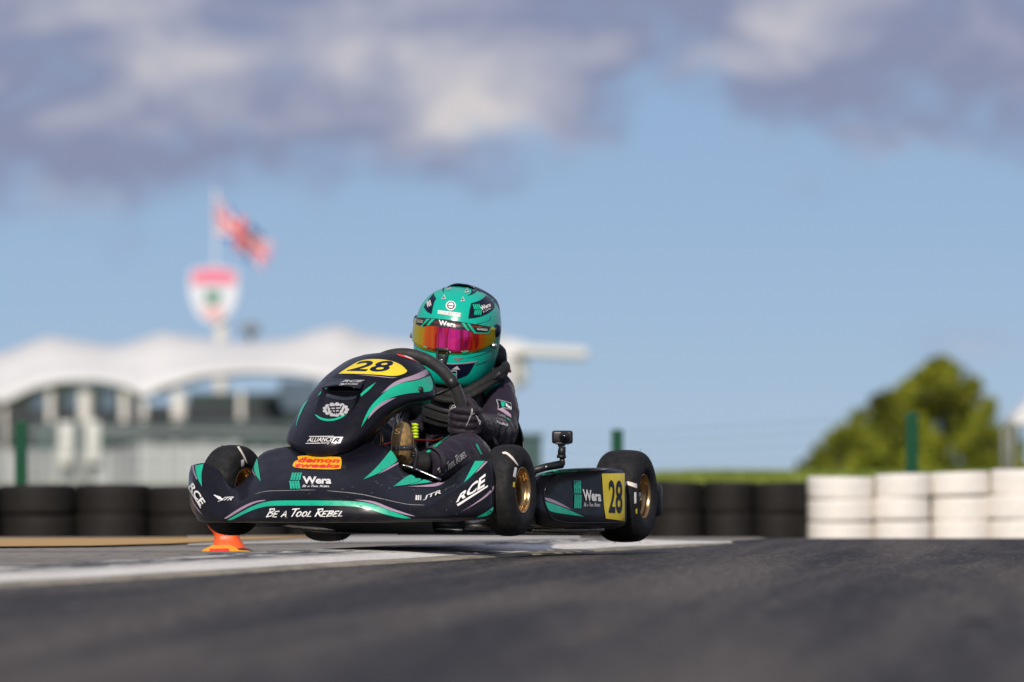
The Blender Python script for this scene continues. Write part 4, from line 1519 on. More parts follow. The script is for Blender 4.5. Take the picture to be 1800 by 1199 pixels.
V2 = []
for p, n in zip(V, NN):
    k = 0.0
    for a, b, amp, fr in ((shL, elL, 0.006, 60), (elL, wrL, 0.004, 60), (shR, elR, 0.005, 60), (hipL, knL, 0.003, 40), (knL, anL, 0.003, 45)):
        t, d = seg_t(p, a, b)
        if d < 0.09:
            w = max(0.0, 1 - d / 0.09)
            bend = 0.35 + 0.9 * t * t if (a is shL or a is shR) else 0.6 + 0.6 * (1 - t)
            ph = fr * (t * (b - a).length) + 3.0 * noise.noise(p * 14)
            k += amp * w * bend * (abs(math.sin(ph)) ** 0.7 * 2 - 1.1)
    k += 0.0035 * noise.noise(p * 22) + 0.002 * noise.noise(p * 55)
    V2.append(p + n * k)
BODY = (V2, F)
T_BODY = bvh(BODY)
suit = obj('race_suit', BODY, M_SUIT, driver)
sd = lambda n, poly, m, off=0.002, g=5.0, r=2: decal(n, suit, T_BODY, poly, m, off, g, r)
# teal piping and patches on the suit
sd('teal_piping', ZS((535, 385), (560, 340), (620, 290), (720, 248), (745, 262), (660, 310), (600, 360), (552, 412), (535, 405)), M_TEAL)
sd('teal_piping', ZS((0, 985), (60, 942), (110, 928), (60, 960), (0, 1010)), M_TEAL)
sd('teal_piping', ZS((415, 1055), (440, 1060), (500, 1185), (485, 1199), (440, 1120)), M_TEAL)
leg = Z3((505, 520), (585, 470), (650, 420), (680, 385), (750, 362), (700, 400), (665, 425), (600, 478), (520, 532))
sd('teal_piping', leg, M_TEAL)
sd('sleeve_patch', ZS((690, 474), (780, 484), (885, 520), (888, 612), (800, 580), (712, 602), (712, 535)), M_GREYV)
sd('sleeve_patch_field', ZS((702, 484), (778, 492), (880, 528), (884, 604), (800, 571), (722, 592), (720, 535)), M_NAVYV, 0.0028)
sd('tool_logo', ZS((748, 500), (800, 510), (796, 565), (775, 575), (758, 560)), M_TEAL, 0.0036)
letters('lettering', suit, T_BODY, 'Wera', ZS((806, 520), (886, 560), (884, 606), (804, 566)), M_WHITE, bold=0.03, off=0.0036)
sd('sleeve_band', ZS((712, 580), (770, 580), (830, 620), (885, 670), (885, 710), (830, 680), (760, 625), (708, 600)), M_PINK)
sd('teal_piping', ZS((815, 712), (850, 725), (872, 738), (872, 756), (840, 738)), M_TEAL)
letters('lettering', suit, T_BODY, 'ALLIANCE', ZS((705, 650), (810, 695), (806, 722), (702, 680)), M_GREYV, bold=0.02, shear=0.2, off=0.0034)
letters('lettering', suit, T_BODY, 'Techni', ZS((685, 745), (835, 790), (832, 822), (672, 778)), M_WHITE, bold=0.035, shear=0.2, off=0.0034)
letters('lettering', suit, T_BODY, 'RACING', ZS((685, 714), (800, 745), (798, 760), (683, 730)), M_PINK, bold=0.02, shear=0.2, off=0.0034)
sd('sleeve_panel', ZS((640, 950), (680, 975), (715, 1035), (710, 1060), (675, 1050), (660, 1000)), M_GREYV)
brush_letters('lettering', suit, T_BODY, 'BE A TOOL REBEL', Z3((640, 618), (835, 470), (855, 520), (650, 672)), M_GREYV, off=0.003)
tool_mark('tool_logo', suit, T_BODY, 742, 722, 757, 731, M_TEAL, lean=1)

# dark padded rib protector over the chest
rib = [[P(744, 688, 0.27), P(770, 700, 0.30), P(800, 706, 0.30), P(832, 696, 0.26), P(846, 684, 0.22)],
       [P(742, 705, 0.29), P(770, 716, 0.31), P(800, 722, 0.31), P(834, 716, 0.28), P(850, 706, 0.23)],
       [P(741, 722, 0.29), P(770, 732, 0.31), P(802, 738, 0.31), P(834, 734, 0.28), P(850, 730, 0.23)],
       [P(742, 742, 0.28), P(770, 750, 0.30), P(802, 754, 0.30), P(832, 752, 0.27), P(848, 750, 0.23)]]
RIB = grid_surface(rib, 6, 6)
rb = solidify(obj('rib_protector', RIB, mat('grey_padding', (0.014, 0.0135, 0.013), 0.6, var=0.15, bump=0.2, bscale=400), driver), 0.012)
for yy in (0, 1):
    obj('strap', tube([on(bvh(RIB), 746 + yy * 3, 712 + yy * 17, .003), on(bvh(RIB), 775, 722 + yy * 16, .003), on(bvh(RIB), 805, 727 + yy * 15, .003), on(bvh(RIB), 835, 718 + yy * 18, .003)], 0.006, 8, 4, flat=(1, 0.5)), M_FOAM, rb)

# ---- gloves: palm and five fingers closed round the rim
def glove(side):
    # the rim at the grip, its tangent and outward direction
    if side == 'L':
        i = 62          # right-hand side of the picture
    else:
        i = 34
    c = sw[i]
    tan = (sw[(i + 1) % 64] - sw[(i - 1) % 64]).normalized()
    if tan.dot(KU) < 0:
        tan = -tan
    outw = (c - ctr).normalized()
    outw = (outw - tan * outw.dot(tan)).normalized()
    fwd = tan.cross(outw)
    if fwd.dot(KF) < 0:
        fwd = -fwd          # towards the front of the kart, i.e. to the viewer
    rr = 0.0185
    S = []
    # palm: behind and outside the rim
    pc = c + outw * 0.038 - fwd * 0.004
    S.append(tube([pc + tan * 0.036, pc, pc - tan * 0.038], [0.022, 0.027, 0.024], 16, 3, flat=(1.05, 1.0)))
    wrist = wrL if side == 'L' else wrR
    S.append(tube([pc - fwd * 0.002, pc.lerp(wrist, 0.5) + fwd * .004, wrist], [0.031, 0.030, 0.034], 16, 3))
    S.append(tube([pc.lerp(wrist, 0.55), wrist, wrist.lerp(elL if side == 'L' else elR, 0.22)], [0.030, 0.036, 0.040], 16, 3))
    lens = [0.92, 1.0, 0.97, 0.82]
    for k in range(4):
        h = 0.034 - 0.0225 * k
        b = c + tan * h
        L_ = lens[k]
        R0 = rr + 0.0115
        pts = [b + outw * 0.046 + fwd * 0.004, b + outw * (R0 + 0.012) + fwd * 0.019]
        for t in (60, 90, 118, 145, 170):
            tt = R(60 + (t - 60) * L_)
            pts.append(b + outw * (math.cos(tt) * R0) + fwd * (math.sin(tt) * R0) - tan * 0.002 * (t - 60) / 110)
        S.append(tube(pts, [0.0125, 0.0128, 0.0122, 0.0112, 0.0112, 0.0102, 0.0088], 12, 4))
        S.append(ball(pts[1], 0.0128))
    # thumb: leaves the side of the palm and closes over the near side of the rim
    tb = [pc + tan * 0.022 - fwd * 0.012, c + tan * 0.042 + outw * 0.020 - fwd * 0.026, c + tan * 0.050 - fwd * 0.029 - outw * 0.006, c + tan * 0.050 - outw * 0.026 - fwd * 0.016]
    S.append(tube(tb, [0.015, 0.0130, 0.0118, 0.0098], 12, 4))
    V, F, NN = remeshed(merge(*S), 0.0028, 1)
    V = [p + n * (0.0008 * noise.noise(p * 90) + 0.0006 * noise.noise(p * 220)) for p, n in zip(V, NN)]
    return (V, F), (c, tan, outw, fwd)


GL, frL = glove('L')
T_GL = bvh(GL)
gl = obj('glove', GL, M_GLOVE, driver)
GR, frR = glove('R')
obj('glove', GR, M_GLOVE, driver)
gd = lambda n, poly, m, off=0.0012, g=3.0, r=1: decal(n, gl, T_GL, poly, m, off, g, r)
gd('star_print', ZS((72, 600), (110, 565), (120, 545), (150, 540), (190, 520), (160, 552), (158, 580), (130, 578), (92, 612)), M_GREYV)
gd('star_field', ZS((95, 592), (118, 570), (128, 556), (148, 552), (142, 570), (128, 572)), M_GLOVE, 0.002)
gd('white_print', ZS((372, 575), (384, 620), (378, 655), (360, 680), (335, 745), (305, 800), (285, 835), (315, 765), (345, 690), (358, 640)), M_GREYV)
gd('white_print', ZS((345, 668), (400, 640), (408, 650), (370, 675)), M_GREYV)
letters('lettering', gl, T_GL, 'stars', ZS((398, 640), (490, 745), (470, 805), (425, 690)), M_WHITE, bold=0.03, off=0.0018)

# ---- collar (padded neck brace) with its red tab
ncx, ncz = P(812, 668, 0.17), 0
ring = []
for k in range(25):
    t = R(-20 + 220 * k / 24)
    ring.append(P(814 + 82 * math.cos(t), 668 + (34 * math.sin(t)) - 20 * math.cos(t), 0.17 + 0.13 * math.sin(t)))
collar_pts = [P(885, 650, 0.10), P(884, 658, 0.18), P(866, 670, 0.24), P(842, 686, 0.29), P(812, 701, 0.32), P(782, 702, 0.33), P(752, 692, 0.30), P(738, 680, 0.2), P(742, 668, 0.08)]
collar = obj('neck_collar', merge(tube(collar_pts, [0.010, 0.0125, 0.0125, 0.013, 0.013, 0.013, 0.0125, 0.012, 0.009], 14, 6, flat=(1.15, 0.85)),
                                  tube([p + KU * 0.017 + KF * -0.016 for p in collar_pts], [0.012, 0.016, 0.017, 0.017, 0.017, 0.017, 0.016, 0.014, 0.010], 14, 6)), M_FOAM, driver)
obj('collar_back', merge(tube([P(880, 640, 0.08), P(872, 620, 0.0), P(850, 640, -0.05), P(800, 660, -0.06)], [0.02, 0.03, 0.035, 0.03], 12, 4)), M_FOAM, collar)
obj('collar_clip', merge(box(P(888, 650.5, 0.12), 0.03, 0.018, 0.008, (KL, KF, KU), 0.002), box(P(871, 662, 0.25), 0.038, 0.01, 0.012, ((KL * 0.8 + KU * 0.55).normalized(), KF, (KU * .8 - KL * .55).normalized()), 0.003)), M_DSTEEL, collar)
obj('red_tab', merge(tube([P(880, 658, 0.15), P(888, 651, 0.13), P(894, 650.5, 0.12), P(896, 654, 0.11)], [0.005, 0.010, 0.009, 0.005], 10, 3, flat=(1.0, 0.6))), M_REDV, collar)

# ---- shoe on the pedal
ux = (P(712, 745, 0.98) - P(704, 815, 0.98)).normalized()
sp = []
for (l, r_, py, x) in ((690, 722, 815, 0.955), (688, 723, 800, 0.975), (688, 724.5, 780, 0.985), (690, 724, 762, 0.98), (697, 720, 748, 0.97), (706, 713, 742, 0.96)):
    m = (l + r_) / 2
    sp.append([P(l + 4, py, x - 0.06), P(l, py, x - 0.02), P(l + (r_ - l) * .25, py - 1, x), P(m, py, x + 0.004), P(r_ - (r_ - l) * .25, py, x - 0.004), P(r_, py, x - 0.03), P(r_ - 2, py, x - 0.075)])
SHOE = grid_surface(sp, 5, 5)
T_SHOE = bvh(SHOE)
shoe = obj('shoe', merge(SHOE, tube([P(708, 800, 0.93), P(712, 782, 0.93), P(711, 762, 0.935), P(710, 750, 0.94)], [0.030, 0.028, 0.025, 0.016], 14, 4),
                         tube([P(704, 806, 0.945), P(716, 812, 0.92)], [0.024, 0.022], 14, 1)), M_SUEDE, driver)
obj('shoe_ankle', tube([P(712, 806, 0.91), P(728, 811, 0.885), anL], [0.026, 0.031, 0.034], 14, 4), M_FOAM, shoe)
decal('sole_shadow', shoe, T_SHOE, [(689, 790), (689.5, 765), (696, 749), (705, 743.5), (711, 743), (706, 762), (702.5, 785), (701, 800), (691, 812)], M_SOLE_SHADOW, 0.0012, 4, 2)  # dark half of the sole: the nose cone's shadow put into the colour
letters('sole_print', shoe, T_SHOE, 'S', [(696, 754), (705.5, 754), (703, 763), (694.5, 763)], M_SUEDE, bold=0.0, off=0.0022)
obj('laces', merge(*[tube([P(725, 748 + 5.5 * k, 0.86), P(730, 746 + 5.5 * k, 0.87), P(734.5, 748 + 5.2 * k, 0.86)], 0.004, 8, 2) for k in range(5)], tube([P(728, 744, .855), P(727, 772, .855)], 0.007, 8)), M_LACE, shoe)
SH2 = tube([anR, anR + KF * 0.05 - KU * 0.03, anR + KF * 0.09 + KU * 0.03, anR + KF * 0.10 + KU * 0.09], [0.04, 0.042, 0.04, 0.028], 14, 4)
obj('shoe', SH2, M_SUEDE, driver)
obj('trouser_cuff', tube([anL.lerp(knL, 0.10), anL.lerp(knL, -0.02)], [0.048, 0.050], 20, 1, caps=False), M_SUIT, driver)

# ---- helmet
HC = P(804, 588, 0.22)
yaw = R(17)
hf = Vector((-math.sin(yaw), -math.cos(yaw), -0.045)).normalized()
hl = Vector((0, 0, 1)).cross(hf).normalized()
hu = hf.cross(hl)
roll = Matrix.Rotation(R(-7), 3, hf)
hl, hu = roll @ hl, roll @ hu
HM = Matrix((hf, hl, hu)).transposed().to_4x4()
HM.translation = HC
HMI = HM.inverted()
# rings: z, half width, front, back, front exponent
RG = [(-0.148, 0.078, 0.098, 0.080), (-0.150, 0.090, 0.116, 0.090), (-0.141, 0.100, 0.131, 0.100), (-0.118, 0.112, 0.145, 0.118), (-0.085, 0.1215, 0.151, 0.132), (-0.045, 0.128, 0.152, 0.144),
      (0.0, 0.1305, 0.150, 0.153), (0.04, 0.129, 0.144, 0.157), (0.078, 0.1195, 0.128, 0.152), (0.108, 0.100, 0.103, 0.136), (0.128, 0.075, 0.074, 0.112), (0.140, 0.046, 0.043, 0.078), (0.1445, 0.018, 0.016, 0.036)]


RG = [(z, w * 0.962, f_, b_) for z, w, f_, b_ in RG]


def head_ring(hw, fx, bx, z, seg=72, e=2.25, grow=0.0, a0=0, a1=2 * math.pi):
    out = []
    n = seg if abs(a1 - a0 - 2 * math.pi) < 1e-6 else seg + 1
    for k in range(n):
        t = a0 + (a1 - a0) * k / seg
        c, s = math.cos(t), math.sin(t)
        x = (abs(c) ** (2 / e)) * (1 if c > 0 else -1) * ((fx if c > 0 else bx) + grow)
        y = (abs(s) ** (2 / e)) * (1 if s > 0 else -1) * (hw + grow)
        out.append(Vector((x, y, z)))
    return out


prof_h = spline([Vector((a, b, c)) for a, b, c, d in RG], 4)
prof_b = spline([Vector((d, 0, 0)) for a, b, c, d in RG], 4)
V, F = [], []
seg = 96
for p, q in zip(prof_h, prof_b):
    V += [HM @ v for v in head_ring(p.y, p.z, q.x, p.x, seg)]
nr = len(prof_h)
for i in range(nr - 1):
    for k in range(seg):
        F.append([i * seg + k, i * seg + (k + 1) % seg, (i + 1) * seg + (k + 1) % seg, (i + 1) * seg + k])
F.append([(nr - 1) * seg + k for k in range(seg)])
F.append([k for k in range(seg)][::-1])
HEL = (V, F)
T_HEL = bvh(HEL)
helmet = obj('helmet', HEL, M_SHELL, driver)


def ring_at(z):
    for (z0, a0, b0, c0), (z1, a1, b1, c1) in zip(RG[2:], RG[3:]):
        if z0 <= z <= z1:
            t = (z - z0) / (z1 - z0)
            return a0 + (a1 - a0) * t, b0 + (b1 - b0) * t, c0 + (c1 - c0) * t
    return RG[-1][1:]


def shell_patch(z0, z1, ang, grow, nz=10, sag=0.0, seg=64):
    """a piece of shell concentric with the helmet"""
    V, F = [], []
    for i in range(nz + 1):
        for k in range(seg + 1):
            t = -ang + 2 * ang * k / seg
            f = abs(t / ang)
            zt, zb = z1 - sag * 0.2 * f * f, z0 + sag * f ** 2.2
            z = zb + (zt - zb) * i / nz
            hw, fx, bx = ring_at(z)
            e = 2.25
            c, s = math.cos(t), math.sin(t)
            edge = min(1.0, 12 * min(i / nz, 1 - i / nz, (1 - f) * 2) + 0.15)
            g = grow * edge
            x = (abs(c) ** (2 / e)) * (1 if c > 0 else -1) * ((fx if c > 0 else bx) + g)
            y = (abs(s) ** (2 / e)) * (1 if s > 0 else -1) * (hw + g)
            V.append(HM @ Vector((x, y, z)))
    for i in range(nz):
        for k in range(seg):
            a = i * (seg + 1) + k
            F.append([a, a + 1, a + seg + 2, a + seg + 1])
    a, b, c = V[F[0][0]], V[F[0][1]], V[F[0][2]]
    if (b - a).cross(c - a).dot(a - HC) < 0:
        F = [f[::-1] for f in F]
    return V, F


def make_visor_mat():
    m = bpy.data.materials.new('iridium_visor')
    m.use_nodes = True
    nt = m.node_tree
    N, L = nt.nodes, nt.links
    b = N['Principled BSDF']
    # thin-film coating: hue follows the viewing angle; noise paints reflection bands into it
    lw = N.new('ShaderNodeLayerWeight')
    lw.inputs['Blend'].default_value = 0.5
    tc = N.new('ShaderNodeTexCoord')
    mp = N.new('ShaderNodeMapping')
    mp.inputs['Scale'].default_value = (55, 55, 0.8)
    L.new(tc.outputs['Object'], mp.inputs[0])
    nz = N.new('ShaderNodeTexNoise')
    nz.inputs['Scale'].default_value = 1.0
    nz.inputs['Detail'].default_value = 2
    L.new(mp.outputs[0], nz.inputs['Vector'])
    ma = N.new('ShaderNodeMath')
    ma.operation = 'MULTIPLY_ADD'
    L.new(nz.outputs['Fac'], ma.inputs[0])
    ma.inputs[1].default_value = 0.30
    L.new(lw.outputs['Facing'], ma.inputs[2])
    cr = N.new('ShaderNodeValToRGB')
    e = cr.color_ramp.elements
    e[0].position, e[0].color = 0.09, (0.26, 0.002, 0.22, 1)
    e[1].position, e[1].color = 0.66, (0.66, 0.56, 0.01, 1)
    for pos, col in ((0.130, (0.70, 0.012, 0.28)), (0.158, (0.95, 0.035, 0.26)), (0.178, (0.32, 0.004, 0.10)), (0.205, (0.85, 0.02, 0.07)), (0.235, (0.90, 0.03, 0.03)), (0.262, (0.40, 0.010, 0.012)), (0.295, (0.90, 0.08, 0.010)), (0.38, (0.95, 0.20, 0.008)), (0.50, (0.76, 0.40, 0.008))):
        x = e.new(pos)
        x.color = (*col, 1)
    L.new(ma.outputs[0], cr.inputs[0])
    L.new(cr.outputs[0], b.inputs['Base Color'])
    b.inputs['Metallic'].default_value = 0.8
    b.inputs['Roughness'].default_value = 0.16
    b.inputs['Coat Weight'].default_value = 0.4
    b.inputs['Coat Roughness'].default_value = 0.03
    return m


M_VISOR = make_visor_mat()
VIS = shell_patch(-0.055, 0.047, R(84), 0.0065, 12, sag=0.048, seg=84)
T_VIS = bvh(VIS)
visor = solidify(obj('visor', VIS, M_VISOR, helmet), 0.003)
T_HV = bvh(merge(HEL, VIS))
hd = lambda n, poly, m, off=0.001, g=4.0, r=2: decal(n, helmet, T_HV, poly, m, off, g, r)
vd = lambda n, poly, m, off=0.001, g=4.0, r=1: decal(n, helmet, T_HV, poly, m, off, g, r)
hd('navy_panel', ZH((1030, 803), (1050, 660), (1080, 532), (1200, 500), (1290, 450), (1340, 395), (1425, 450), (1498, 560), (1488, 620), (1400, 700), (1280, 758), (1150, 793)), M_NAVYV)
hd('navy_panel', ZH((388, 725), (300, 680), (252, 600), (300, 510), (425, 355), (442, 410), (472, 455), (440, 490), (412, 600)), M_NAVYV)
hd('navy_crescent', ZH((605, 362), (567, 300), (590, 235), (735, 178), (900, 184), (1000, 192), (1150, 230), (1200, 272), (1180, 330), (1100, 380), (1012, 403), (1078, 360), (1090, 300), (1050, 245),
                      (950, 204), (820, 190), (720, 197), (640, 232), (598, 290)), M_NAVYV)
hd('navy_panel', ZH((1060, 188), (1300, 228), (1415, 255), (1480, 345), (1545, 450), (1505, 548), (1430, 445), (1342, 372), (1210, 252)), M_NAVYV)
hd('logo_disc', ZH(*[(725 + 88 * math.cos(t), 577 + 84 * math.sin(t)) for t in [k * 2 * math.pi / 24 for k in range(24)]]), M_WHITE, 0.0014, 4, 0)
decal('logo_ring', helmet, T_HV, [ZH(*[(727 + 66 * math.cos(t), 575 + 64 * math.sin(t)) for t in [k * 2 * math.pi / 24 for k in range(24)]])], M_NAVYV, 0.0018, 4, 0)
decal('logo_eye', helmet, T_HV, [ZH(*[(727 + 50 * math.cos(t), 575 + 48 * math.sin(t)) for t in [k * 2 * math.pi / 24 for k in range(24)]])], M_WHITE, 0.0022, 4, 0)
decal('logo_bar', helmet, T_HV, ZH((672, 572), (782, 580), (782, 592), (672, 584)), M_NAVYV, 0.0026, 4, 0)
hd('logo_panel', ZH((502, 655), (900, 706), (888, 775), (496, 716)), M_WHITE, 0.0014, 4, 0)
letters('lettering', helmet, T_HV, 'SCHUBERTH', ZH((512, 668), (888, 716), (880, 762), (506, 708)), M_GREYV, bold=0.02, off=0.0022)
tool_mark('tool_logo', helmet, T_HV, 832.5, 535.5, 845.5, 554, M_TEAL, lean=-2.5)
letters('lettering', helmet, T_HV, 'Wera', ZH((1222, 590), (1405, 520), (1420, 590), (1262, 668)), M_WHITE, bold=0.03, off=0.0022)
brush_letters('lettering', helmet, T_HV, 'BE A TOOL REBEL', ZH((1285, 675), (1420, 605), (1424, 630), (1290, 700)), M_WHITE, off=0.0022)
letters('lettering', helmet, T_HV, 'Wera', ZH((300, 520), (358, 425), (390, 570), (318, 625)), M_WHITE, bold=0.02, off=0.0022)
# four small triangular vents
for x, y in ((680, 265), (600, 430), (1003, 312), (932, 466)):
    hd('crown_vent', ZH((x - 42, y + 40), (x + 10, y - 55), (x + 42, y + 30)), M_GREYV, 0.0016, 4, 0)
    q = on(T_HV, 720 + x / 10, 480 + y / 10 + 0.6, 0.002)
    obj('vent_hole', ball(q, 0.0026), M_BLACKP, helmet)
# visor strip, slashes and prints
strip = ZV((118, -14), (300, -6), (470, 2), (620, 14), (900, 58), (1080, 90), (1240, 120), (1430, 148), (1400, 225), (1370, 268), (1250, 270), (1132, 262), (1062, 214), (960, 200), (800, 180), (640, 158), (480, 138),
           (330, 120), (242, 148), (120, 104))
vd('visor_strip', strip, M_BLACKP, 0.0012, 4, 1)
for q in (((300, 12), (360, 14), (240, 120), (242, 148), (195, 132), (232, 108)), ((390, 14), (445, 16), (345, 120), (300, 118)), ((905, 76), (960, 84), (1060, 213), (1005, 206)), ((1000, 92), (1055, 100), (1165, 245), (1370, 248), (1400, 180), (1425, 180), (1378, 268), (1132, 263))):
    vd('teal_slash', ZV(*q), M_TEAL, 0.0018, 4, 0)
letters('lettering', helmet, T_HV, 'Wera', ZV((512, 30), (824, 82), (808, 158), (520, 118)), M_WHITE, bold=0.035, off=0.0024)
letters('lettering', helmet, T_HV, 'ALLIANCE R', ZV((1180, 165), (1362, 180), (1355, 220), (1178, 195)), M_WHITE, bold=0.03, off=0.0024)
letters('lettering', helmet, T_HV, 'RACE', ZV((140, 35), (245, 38), (235, 78), (140, 70)), M_GREYV, bold=0.03, off=0.0024)
vd('visor_label', ZV((300, 512), (470, 540), (720, 570), (905, 568), (900, 582), (720, 592), (480, 560), (310, 525)), M_BLACKP, 0.0012, 4, 0)
letters('lettering', helmet, T_HV, 'tearoffs here', ZV((478, 540), (720, 568), (720, 592), (476, 562)), M_WHITE, bold=0.02, off=0.002)
vd('teal_slash', ZV((895, 572), (1030, 562), (1032, 582), (935, 598)), M_TEAL, 0.0018, 4, 0)
vd('teal_slash', ZV((240, 478), (300, 488), (310, 515), (262, 508)), M_TEAL, 0.0018, 4, 0)
# chin
hd('chin_vent', ZV((265, 590), (400, 665), (322, 682)), mat('grey_mesh', (0.16, 0.15, 0.15), 0.6), 0.0014, 4, 0)
hd('chin_vent', ZV((770, 693), (980, 680), (930, 702), (850, 745), (778, 718)), MATS['grey_mesh'], 0.0014, 4, 0)
hd('navy_panel', ZV((560, 860), (640, 795), (760, 800), (960, 790), (1150, 765), (1090, 880), (1030, 985), (900, 1040), (780, 1072), (560, 1070)), M_NAVYV)
hd('rainbow_edge', ZV((640, 782), (760, 790), (960, 778), (1205, 735), (1165, 768), (960, 796), (760, 806), (640, 798)), M_PINK, 0.0016, 4, 0)
hd('logo_triangle', ZV((738, 892), (832, 832), (884, 896)), M_GREYV, 0.0018, 4, 0)
hd('chin_label', ZV((620, 908), (826, 910), (828, 1050), (620, 1052)), M_GREYV, 0.0016, 4, 0)
hd('chin_label_field', ZV((626, 922), (816, 924), (818, 1040), (626, 1042)), M_NAVYV, 0.002, 4, 0)
hd('teal_label', ZV((745, 955), (812, 957), (812, 1008), (745, 1006)), M_TEAL, 0.0025, 4, 0)
letters('lettering', helmet, T_HV, 'RACE', ZV((650, 962), (738, 964), (738, 1000), (650, 1000)), M_WHITE, bold=0.03, off=0.0026)
def hline(pts, r=0.0008):
    obj('pin_line', tube([on(T_HV, *p, lift=0.0003) for p in ZV(*pts)], r, 6, 4), M_BLACKP, helmet)
hline([(110, 530), (180, 590), (262, 630)])
hline([(985, 700), (1150, 668), (1300, 620), (1420, 572)])
hline([(1150, 820), (1250, 790), (1350, 745), (1470, 690)])
hline([(1160, 100), (1260, 80), (1400, 30), (1420, -50)])
# chin-bar breather
def hm(x, y, z):
    return HM @ Vector((x, y, z))
zc0 = HMI @ on(T_HV, *ZV((575, 700))[0])
br = merge(box(hm(zc0.x + 0.004, zc0.y, zc0.z + 0.026), 0.012, 0.044, 0.012, (hf, hl, hu), 0.003), box(hm(zc0.x + 0.004, zc0.y - 0.013, zc0.z), 0.012, 0.008, 0.042, (hf, (hl + hu * 0.15).normalized(), (hu - hl * .15).normalized()), 0.002),
           box(hm(zc0.x + 0.004, zc0.y + 0.013, zc0.z), 0.012, 0.008, 0.042, (hf, (hl - hu * 0.15).normalized(), (hu + hl * .15).normalized()), 0.002), box(hm(zc0.x + 0.002, zc0.y, zc0.z - 0.008), 0.012, 0.024, 0.040, (hf, hl, hu), 0.004))
obj('chin_breather', br, M_BLACKP, helmet)
obj('breather_badge', box(hm(zc0.x + 0.009, zc0.y, zc0.z - 0.008), 0.004, 0.010, 0.012, (hf, hl, hu), 0.002), M_ALU, helmet)
# visor pivots and catches
for s in (1, -1):
    pv_ = Vector((0.012, s * 0.1285, 0.026))
    Mp = HM @ Matrix.Translation(pv_)
    prof_p = [(0.0, 0.008 * s), (0.010, 0.008 * s), (0.017, 0.006 * s), (0.020, 0.0), (0.020, -0.006 * s)]
    obj('visor_pivot', lathe(prof_p, Mp, 28), M_NAVYV, helmet)
    kp = Vector((0.035, s * 0.1285, -0.018))
    obj('visor_knob', lathe([(0, 0.009 * s), (0.006, 0.009 * s), (0.0085, 0.006 * s), (0.0085, -0.004 * s)], HM @ Matrix.Translation(kp), 18), M_ALU, helmet)
# rear spoiler
spr = []
for t, wd in ((0.0, 0.056), (0.35, 0.073), (0.7, 0.078), (1.0, 0.072)):
    x = -0.005 - 0.155 * t
    z = 0.146 - 0.012 * t - 0.028 * t * t
    spr.append([hm(x, -wd - 0.012, z - 0.04 - .015 * t), hm(x, -wd, z - 0.012), hm(x, -wd * 0.5, z + 0.006), hm(x, 0, z + 0.009), hm(x, wd * 0.5, z + 0.006), hm(x, wd, z - 0.012), hm(x, wd + 0.012, z - 0.04 - .015 * t)])
solidify(obj('spoiler', grid_surface(spr, 4, 5), M_NAVYV, helmet), 0.004, 1)

# ================================================================== things around the track
# ---- orange kerb marker
mk = thing('kerb_marker', 'orange and amber plastic marker block standing behind the kerb', 'marker', G(398, 971, 0.004))
MD = G(398, 971).y
mb = lambda px, py, dy=0.0: D(px, py, MD + dy)
def slab(outline, y0, y1):
    n = len(outline)
    V = [D(px, py, MD + y0) for px, py in outline] + [D(px, py, MD + y0) + Vector((0, y1 - y0, 0)) for px, py in outline]
    F = [list(range(n)), list(range(2 * n - 1, n - 1, -1))] + [[i, (i + 1) % n, (i + 1) % n + n, i + n] for i in range(n)]
    return V, F
mrow = []
for py, l, r, dp in ((968, 372, 438, 0.06), (960, 374, 431, 0.055), (952, 376, 425, 0.045), (944, 377, 421, 0.035), (936, 374, 420, 0.035), (928, 367, 422, 0.045), (915, 362, 428, 0.055)):
    c = mb((l + r) / 2, py)
    hw = (r - l) / 2 * MD / FPX
    mrow.append((c, hw, dp))
V, F = [], []
for c, hw, dp in mrow:
    for k in range(24):
        t = 2 * math.pi * k / 24
        a, b = math.cos(t), math.sin(t)
        V.append(c + Vector(((abs(a) ** .6) * (1 if a > 0 else -1) * hw, (abs(b) ** .6) * (1 if b > 0 else -1) * dp, 0)))
for i in range(len(mrow) - 1):
    for k in range(24):
        F.append([i * 24 + k, i * 24 + (k + 1) % 24, (i + 1) * 24 + (k + 1) % 24, (i + 1) * 24 + k])
F.append([(len(mrow) - 1) * 24 + k for k in range(24)])
obj('marker_body', (V, F), M_ORANGE, mk)
base_o = [(353, 971.5), (357, 966), (366, 962), (372, 958.5), (404, 958.5), (414, 962), (420, 967), (440, 968.5), (441, 972)]
obj('marker_base', slab(base_o, -0.075, 0.075), M_YELP, mk, smooth=False)
obj('marker_reflector', slab([(368, 964.5), (402, 964), (403, 970.5), (368, 970.5)], -0.079, -0.070), M_REDV, mk, smooth=False)
obj('marker_foot', slab([(417, 964), (428, 963), (447, 970), (446, 973), (418, 972.5)], -0.06, 0.06), M_BLACKP, mk, smooth=False)

# ---- tyre barrier: stacks bolted tyre on tyre, one stack beside the next
BD = 36.0
TYRE_MESH = {}


